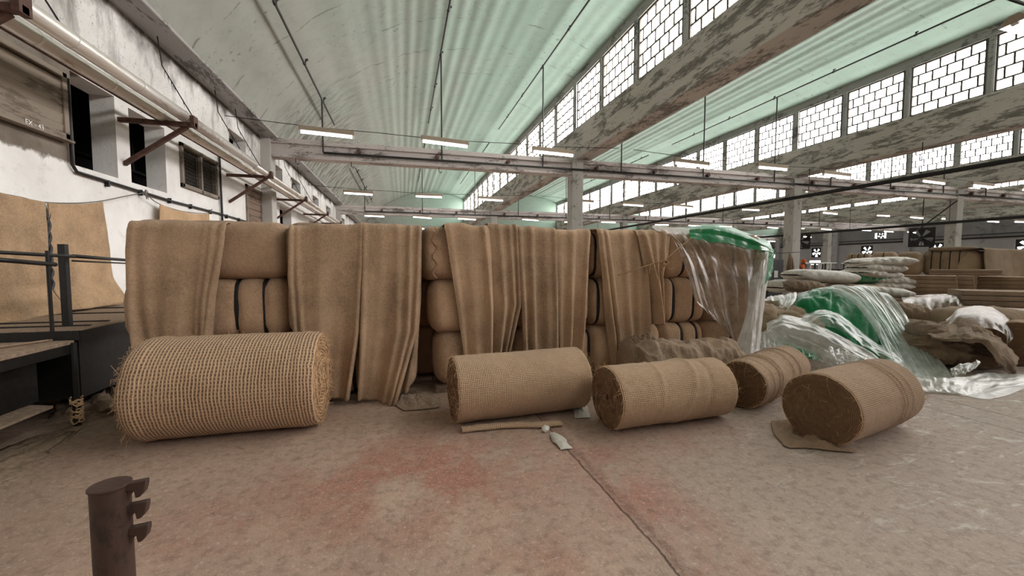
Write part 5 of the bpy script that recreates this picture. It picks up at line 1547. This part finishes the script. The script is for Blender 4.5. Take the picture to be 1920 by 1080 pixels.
net_sheet('clear_sheet', [D((1775, 600, 6.4), (1800, 578, 6.5), (1850, 574, 6.5), (1890, 590, 6.4), (1902, 620, 6.2)), D((1772, 615, 6.15), (1800, 592, 6.15), (1850, 590, 6.15), (1885, 605, 6.1), (1900, 632, 6.0)), D((1774, 630, 6.1), (1800, 618, 6.05), (1850, 615, 6.05), (1882, 625, 6.0), (1890, 645, 5.95))],
          'dusty', 'clear wrap clinging to the big rounded bundle', 60, 40, .02, 4, 1.5, 25)
for i in range(3):
    q = at(1875, 572, 7.1)
    folded((q.x + .05*i, q.y+.02*i, .80 + .085*i), 1.15, .7, .082, R(-48), 60+i, 'thick folded grey cloth on the big rounded bundle, %s of three' % ('lowest', 'middle', 'topmost')[i], 'burlap_grey', 'folded cloths on the rounded bundle', .03)
q = P(1915, 690, Z=0); roll((q.x+.1, q.y+.1), (q.x+1.3, q.y+.7), .33, 'dark roll end poking in at the photo edge behind the rag heap', 'roll_brown', 'coil', 33, fuzz=(10, 20, 20))
# crumpled burlap heap by the plastic tail
def rag_heap():
    c0 = P(1822, 690, Z=0) + Vector((.05, .25, 0))
    ax = Vector((math.cos(R(-14)), math.sin(R(-14)), 0)); sd = Vector((-ax.y, ax.x, 0))
    o = empty('rag_heap', c0)
    specs = [(0, 0, .0, .66, .40, .22, 3), (-.12, .06, .12, .58, .36, .20, 5), (.10, .02, .22, .55, .34, .20, 8), (-.2, .0, .34, .42, .28, .16, 11)]
    for n, (dx, dy, dz, a, b, h, sd_) in enumerate(specs):
        def fn(u, v):
            t = -math.pi/2 + 2*math.pi*v; x = (u-.5)*2
            e = math.sqrt(max(0, 1-x**4))
            k = 1 + .35*(ridge(u*5+sd_, math.cos(t)*1.6, math.sin(t)*2.2, 3)-.5)
            y = b*math.cos(t)*e*k; z = h*math.sin(t)*e*k
            z += .05*math.sin(x*4+sd_)*e
            p = ax*(x*a+dx) + sd*(y+dy) + Vector((0, 0, z+h*.8+dz - .10*max(0, x)**2*(1 if n else 0)))
            return (p.x, p.y, max(.006, p.z))
        MB().grid(fn, 80, 60, lambda u, v: (u, v)).build('rag', M['burlap_grey' if n > 1 else 'burlap_dark'], o, smooth=True)
    # smooth sheet thrown over the top and down to the aisle side
    R_ = lambda *ps: [P(x, y, d=d) - c0 for x, y, d in ps]
    net_sheet('top_sheet', [
        R_((1738, 618, 6.15), (1770, 612, 6.15), (1810, 609, 6.1), (1845, 622, 6.0), (1880, 640, 5.9), (1905, 665, 5.8)),
        R_((1740, 626, 5.9), (1775, 624, 5.85), (1812, 622, 5.8), (1850, 632, 5.7), (1885, 655, 5.6), (1908, 685, 5.55)),
        R_((1750, 632, 5.75), (1778, 634, 5.7), (1815, 636, 5.6), (1852, 640, 5.5), (1880, 668, 5.45), (1906, 700, 5.5)),
        R_((1752, 636, 5.75), (1780, 640, 5.68), (1815, 641, 5.62), (1846, 646, 5.5), (1872, 678, 5.4), (1896, 706, 5.5)),
    ], 'burlap_grey', '', 70, 40, .05, 6, 2, 14, solid=.01, wr2=.03, parent=o)
    return tag(o, 'crumpled heap of grey brown burlap beside the plastic tail', 'heap')
rag_heap()
net_sheet('clear_sheet', [D((1782, 690, 5.3), (1800, 682, 5.3), (1830, 678, 5.3), (1838, 676, 5.3)), D((1784, 700, 5.2), (1802, 694, 5.2), (1822, 690, 5.2), (1836, 680, 5.25)), D((1790, 706, 5.15), (1800, 702, 5.15), (1812, 698, 5.15), (1830, 686, 5.2))],
          'milky', 'scrap of milky polythene caught under the rag heap', 30, 24, .05, 5, 3, 3)

# ------------------------------------------------------------------ far aisle: cabinet, looms, worker, hanging fibre
p = P(1442, 540, Y=14.4)
o = empty('switch_cabinet', (p.x, 14.4, 0), R(0))
MB().box(-.45, .42, -.3, .3, 0, 1.75).build('body', M['greymetal'], o, bevel=.01)
MB().box(-.40, .37, -.33, -.30, .1, 1.68).build('door', M['greymetal'], o)
for i in range(2): MB().box(-.14+.02*i, .08, -.345, -.33, .55+.42*i, .85+.42*i).build('notice', M['paper'], o)
tag(o, 'dark grey switch cabinet with paper notices behind the green flap', 'cabinet')
o = empty('fibre_hank', P(1479, 480, Y=14.6))
MB().tube([(-.75, -.05, .12), (.55, -.05, .18)], .016, 6).build('rod', M['black'], o)
m = MB()
rs = random.Random(6)
for i in range(46):
    a = rs.uniform(0, 6.28); q = rs.random()
    m.tube([(rs.uniform(-.03,.03), -.05, .16), (.10*math.cos(a)*q, -.05+.08*math.sin(a)*q-.05, -.1), (.2*math.cos(a)*q, -.1+.12*math.sin(a)*q, -.45-.1*rs.random()), (.16*math.cos(a)*q, -.1+.1*math.sin(a)*q, -.6-.15*rs.random())], [.012, .022, .026, .008], 5)
m.build('fibres', M['burlap_grey'], o)
tag(o, 'brown hank of jute fibre hanging from a rod on the column', 'hank')
def loom(px, Y, L, hh, label, seed):
    p = P(px, 498, Y=Y); rs = random.Random(seed)
    o = empty('loom', (p.x, Y, 0), R(4))
    for s_ in (-1, 1):
        MB().box(s_*L/2-.06, s_*L/2+.06, -.5, .5, 0, hh*.75).build('side_frame', M['greymetal'], o)
        MB().tube([(s_*L/2, .3, hh*.7), (s_*(L/2-.05), .3, hh), (s_*(L/2-.15), .3, hh+.03)], .03, 6).build('arch_post', M['palesteel'], o)
    MB().tube([(-L/2, .3, hh+.02), (L/2, .3, hh+.02)], .035, 8).build('top_rail', M['palesteel'], o)
    MB().tube([(-L/2, -.35, hh*.6), (L/2, -.35, hh*.6)], .10, 14).build('cloth_beam', M['burlap_dark'], o, smooth=True)
    for i in range(6):
        x = -L/2 + L*(i+.7)/7
        MB().box(x-.03, x+.03, .24, .32, hh*.7, hh).build('heald_hanger', M['white' if i % 2 else 'greymetal'], o)
    MB().box(-L/2, L/2, .0, .12, hh*.55, hh*.72).build('reed_batten', M['greymetal'], o)
    return tag(o, label, 'loom', 'looms at the far side')
loom(1545, 19.5, 3.2, 1.62, 'dark loom with pale arched rail beside the orange worker', 1)
loom(1612, 21.5, 3.0, 1.6, 'dark loom seen above the sack pile', 2)
loom(1540, 25.5, 3.4, 1.6, 'dark loom in the second row behind the orange worker', 3)
loom(1345, 24, 3.4, 1.5, 'dark loom hidden mostly behind the bale stack end', 4) if False else None
# worker in orange beside the column
c = P(1498, 505, d=21.5)
o = empty('person', (c.x, c.y, 0), R(20)); o.scale = (1.05, 1.05, 1.05)
me = bpy.data.meshes.new('body')
J = [(0,0,.93), (0,-.02,1.12), (0,-.08,1.33), (0,-.13,1.46), (0,-.19,1.56), (0,-.21,1.66),
     (-.19,-.10,1.36), (-.26,-.30,1.16), (-.20,-.52,1.08), (.19,-.10,1.36), (.26,-.30,1.16), (.20,-.52,1.10),
     (-.10,0,.88), (-.11,-.03,.48), (-.11,.02,.07), (-.11,-.12,.04), (.10,0,.88), (.11,-.03,.48), (.11,.02,.07), (.11,-.12,.04)]
E = [(0,1),(1,2),(2,3),(3,4),(4,5),(2,6),(6,7),(7,8),(2,9),(9,10),(10,11),(0,12),(12,13),(13,14),(14,15),(0,16),(16,17),(17,18),(18,19)]
RD = [.15,.14,.15,.06,.085,.08,.07,.05,.038,.07,.05,.038,.10,.07,.05,.04,.10,.07,.05,.04]
me.from_pydata(J, E, []); me.update()
b = bpy.data.objects.new('body', me); COL.objects.link(b); b.parent = o
sk = b.modifiers.new('skin', 'SKIN'); me.skin_vertices[0] if len(me.skin_vertices) else None
if not len(me.skin_vertices): me.skin_vertices.new() if hasattr(me.skin_vertices, 'new') else None
for i, r_ in enumerate(RD):
    try: me.skin_vertices[0].data[i].radius = (r_, r_); me.skin_vertices[0].data[i].use_root = (i == 0)
    except Exception: pass
ss = b.modifiers.new('sub', 'SUBSURF'); ss.levels = 1; ss.render_levels = 2
me.materials.append(M['skin'])
m = MB()
def shirt(u, v):
    t = u*2*math.pi; z = lerp(.86, 1.47, v)
    w = interp([(0, .20), (.5, .19), (.8, .215), (.93, .16), (1, .09)], v); dpt = interp([(0, .17), (.6, .16), (.9, .13), (1, .09)], v)
    return (w*math.cos(t), dpt*math.sin(t) - interp([(0, 0), (.4, -.01), (1, -.13)], v)*-1 - 0 if False else dpt*math.sin(t) + interp([(0, 0), (.4, -.02), (1, -.13)], v), z + .01*math.sin(5*t))
m.grid(shirt, 28, 14); m.build('shirt', M['orange'], o, smooth=True)
m = MB(); m.grid(lambda u, v: (.105*math.cos(6.2832*u)*math.sin(math.pi*v*.62), -.185+.115*math.sin(6.2832*u)*math.sin(math.pi*v*.62), 1.61+.135*math.cos(math.pi*v*.62)), 20, 10)
m.build('head_scarf', M['orange'], o, smooth=True)
tag(o, 'person in orange clothing bending at a loom beyond the column', 'person')
# ------------------------------------------------------------------ light and view
wd = bpy.data.worlds.new('world'); scene.world = wd; wd.use_nodes = True
bg = wd.node_tree.nodes['Background']; bg.inputs[0].default_value = (.9, .95, 1, 1); bg.inputs[1].default_value = 1.0
vs_ = scene.view_settings
scene.display_settings.display_device = 'sRGB'
vs_.view_transform = 'Standard'; vs_.look = 'None'; vs_.gamma = 1; vs_.use_curve_mapping = False
vs_.exposure = 1.5
cy = scene.cycles
cy.max_bounces = 7; cy.diffuse_bounces = 5; cy.glossy_bounces = 2; cy.transmission_bounces = 4; cy.transparent_max_bounces = 10
cy.use_denoising = True; cy.sample_clamp_indirect = 6.0; cy.caustics_reflective = False; cy.caustics_refractive = False
cy.use_adaptive_sampling = True; cy.adaptive_threshold = .02
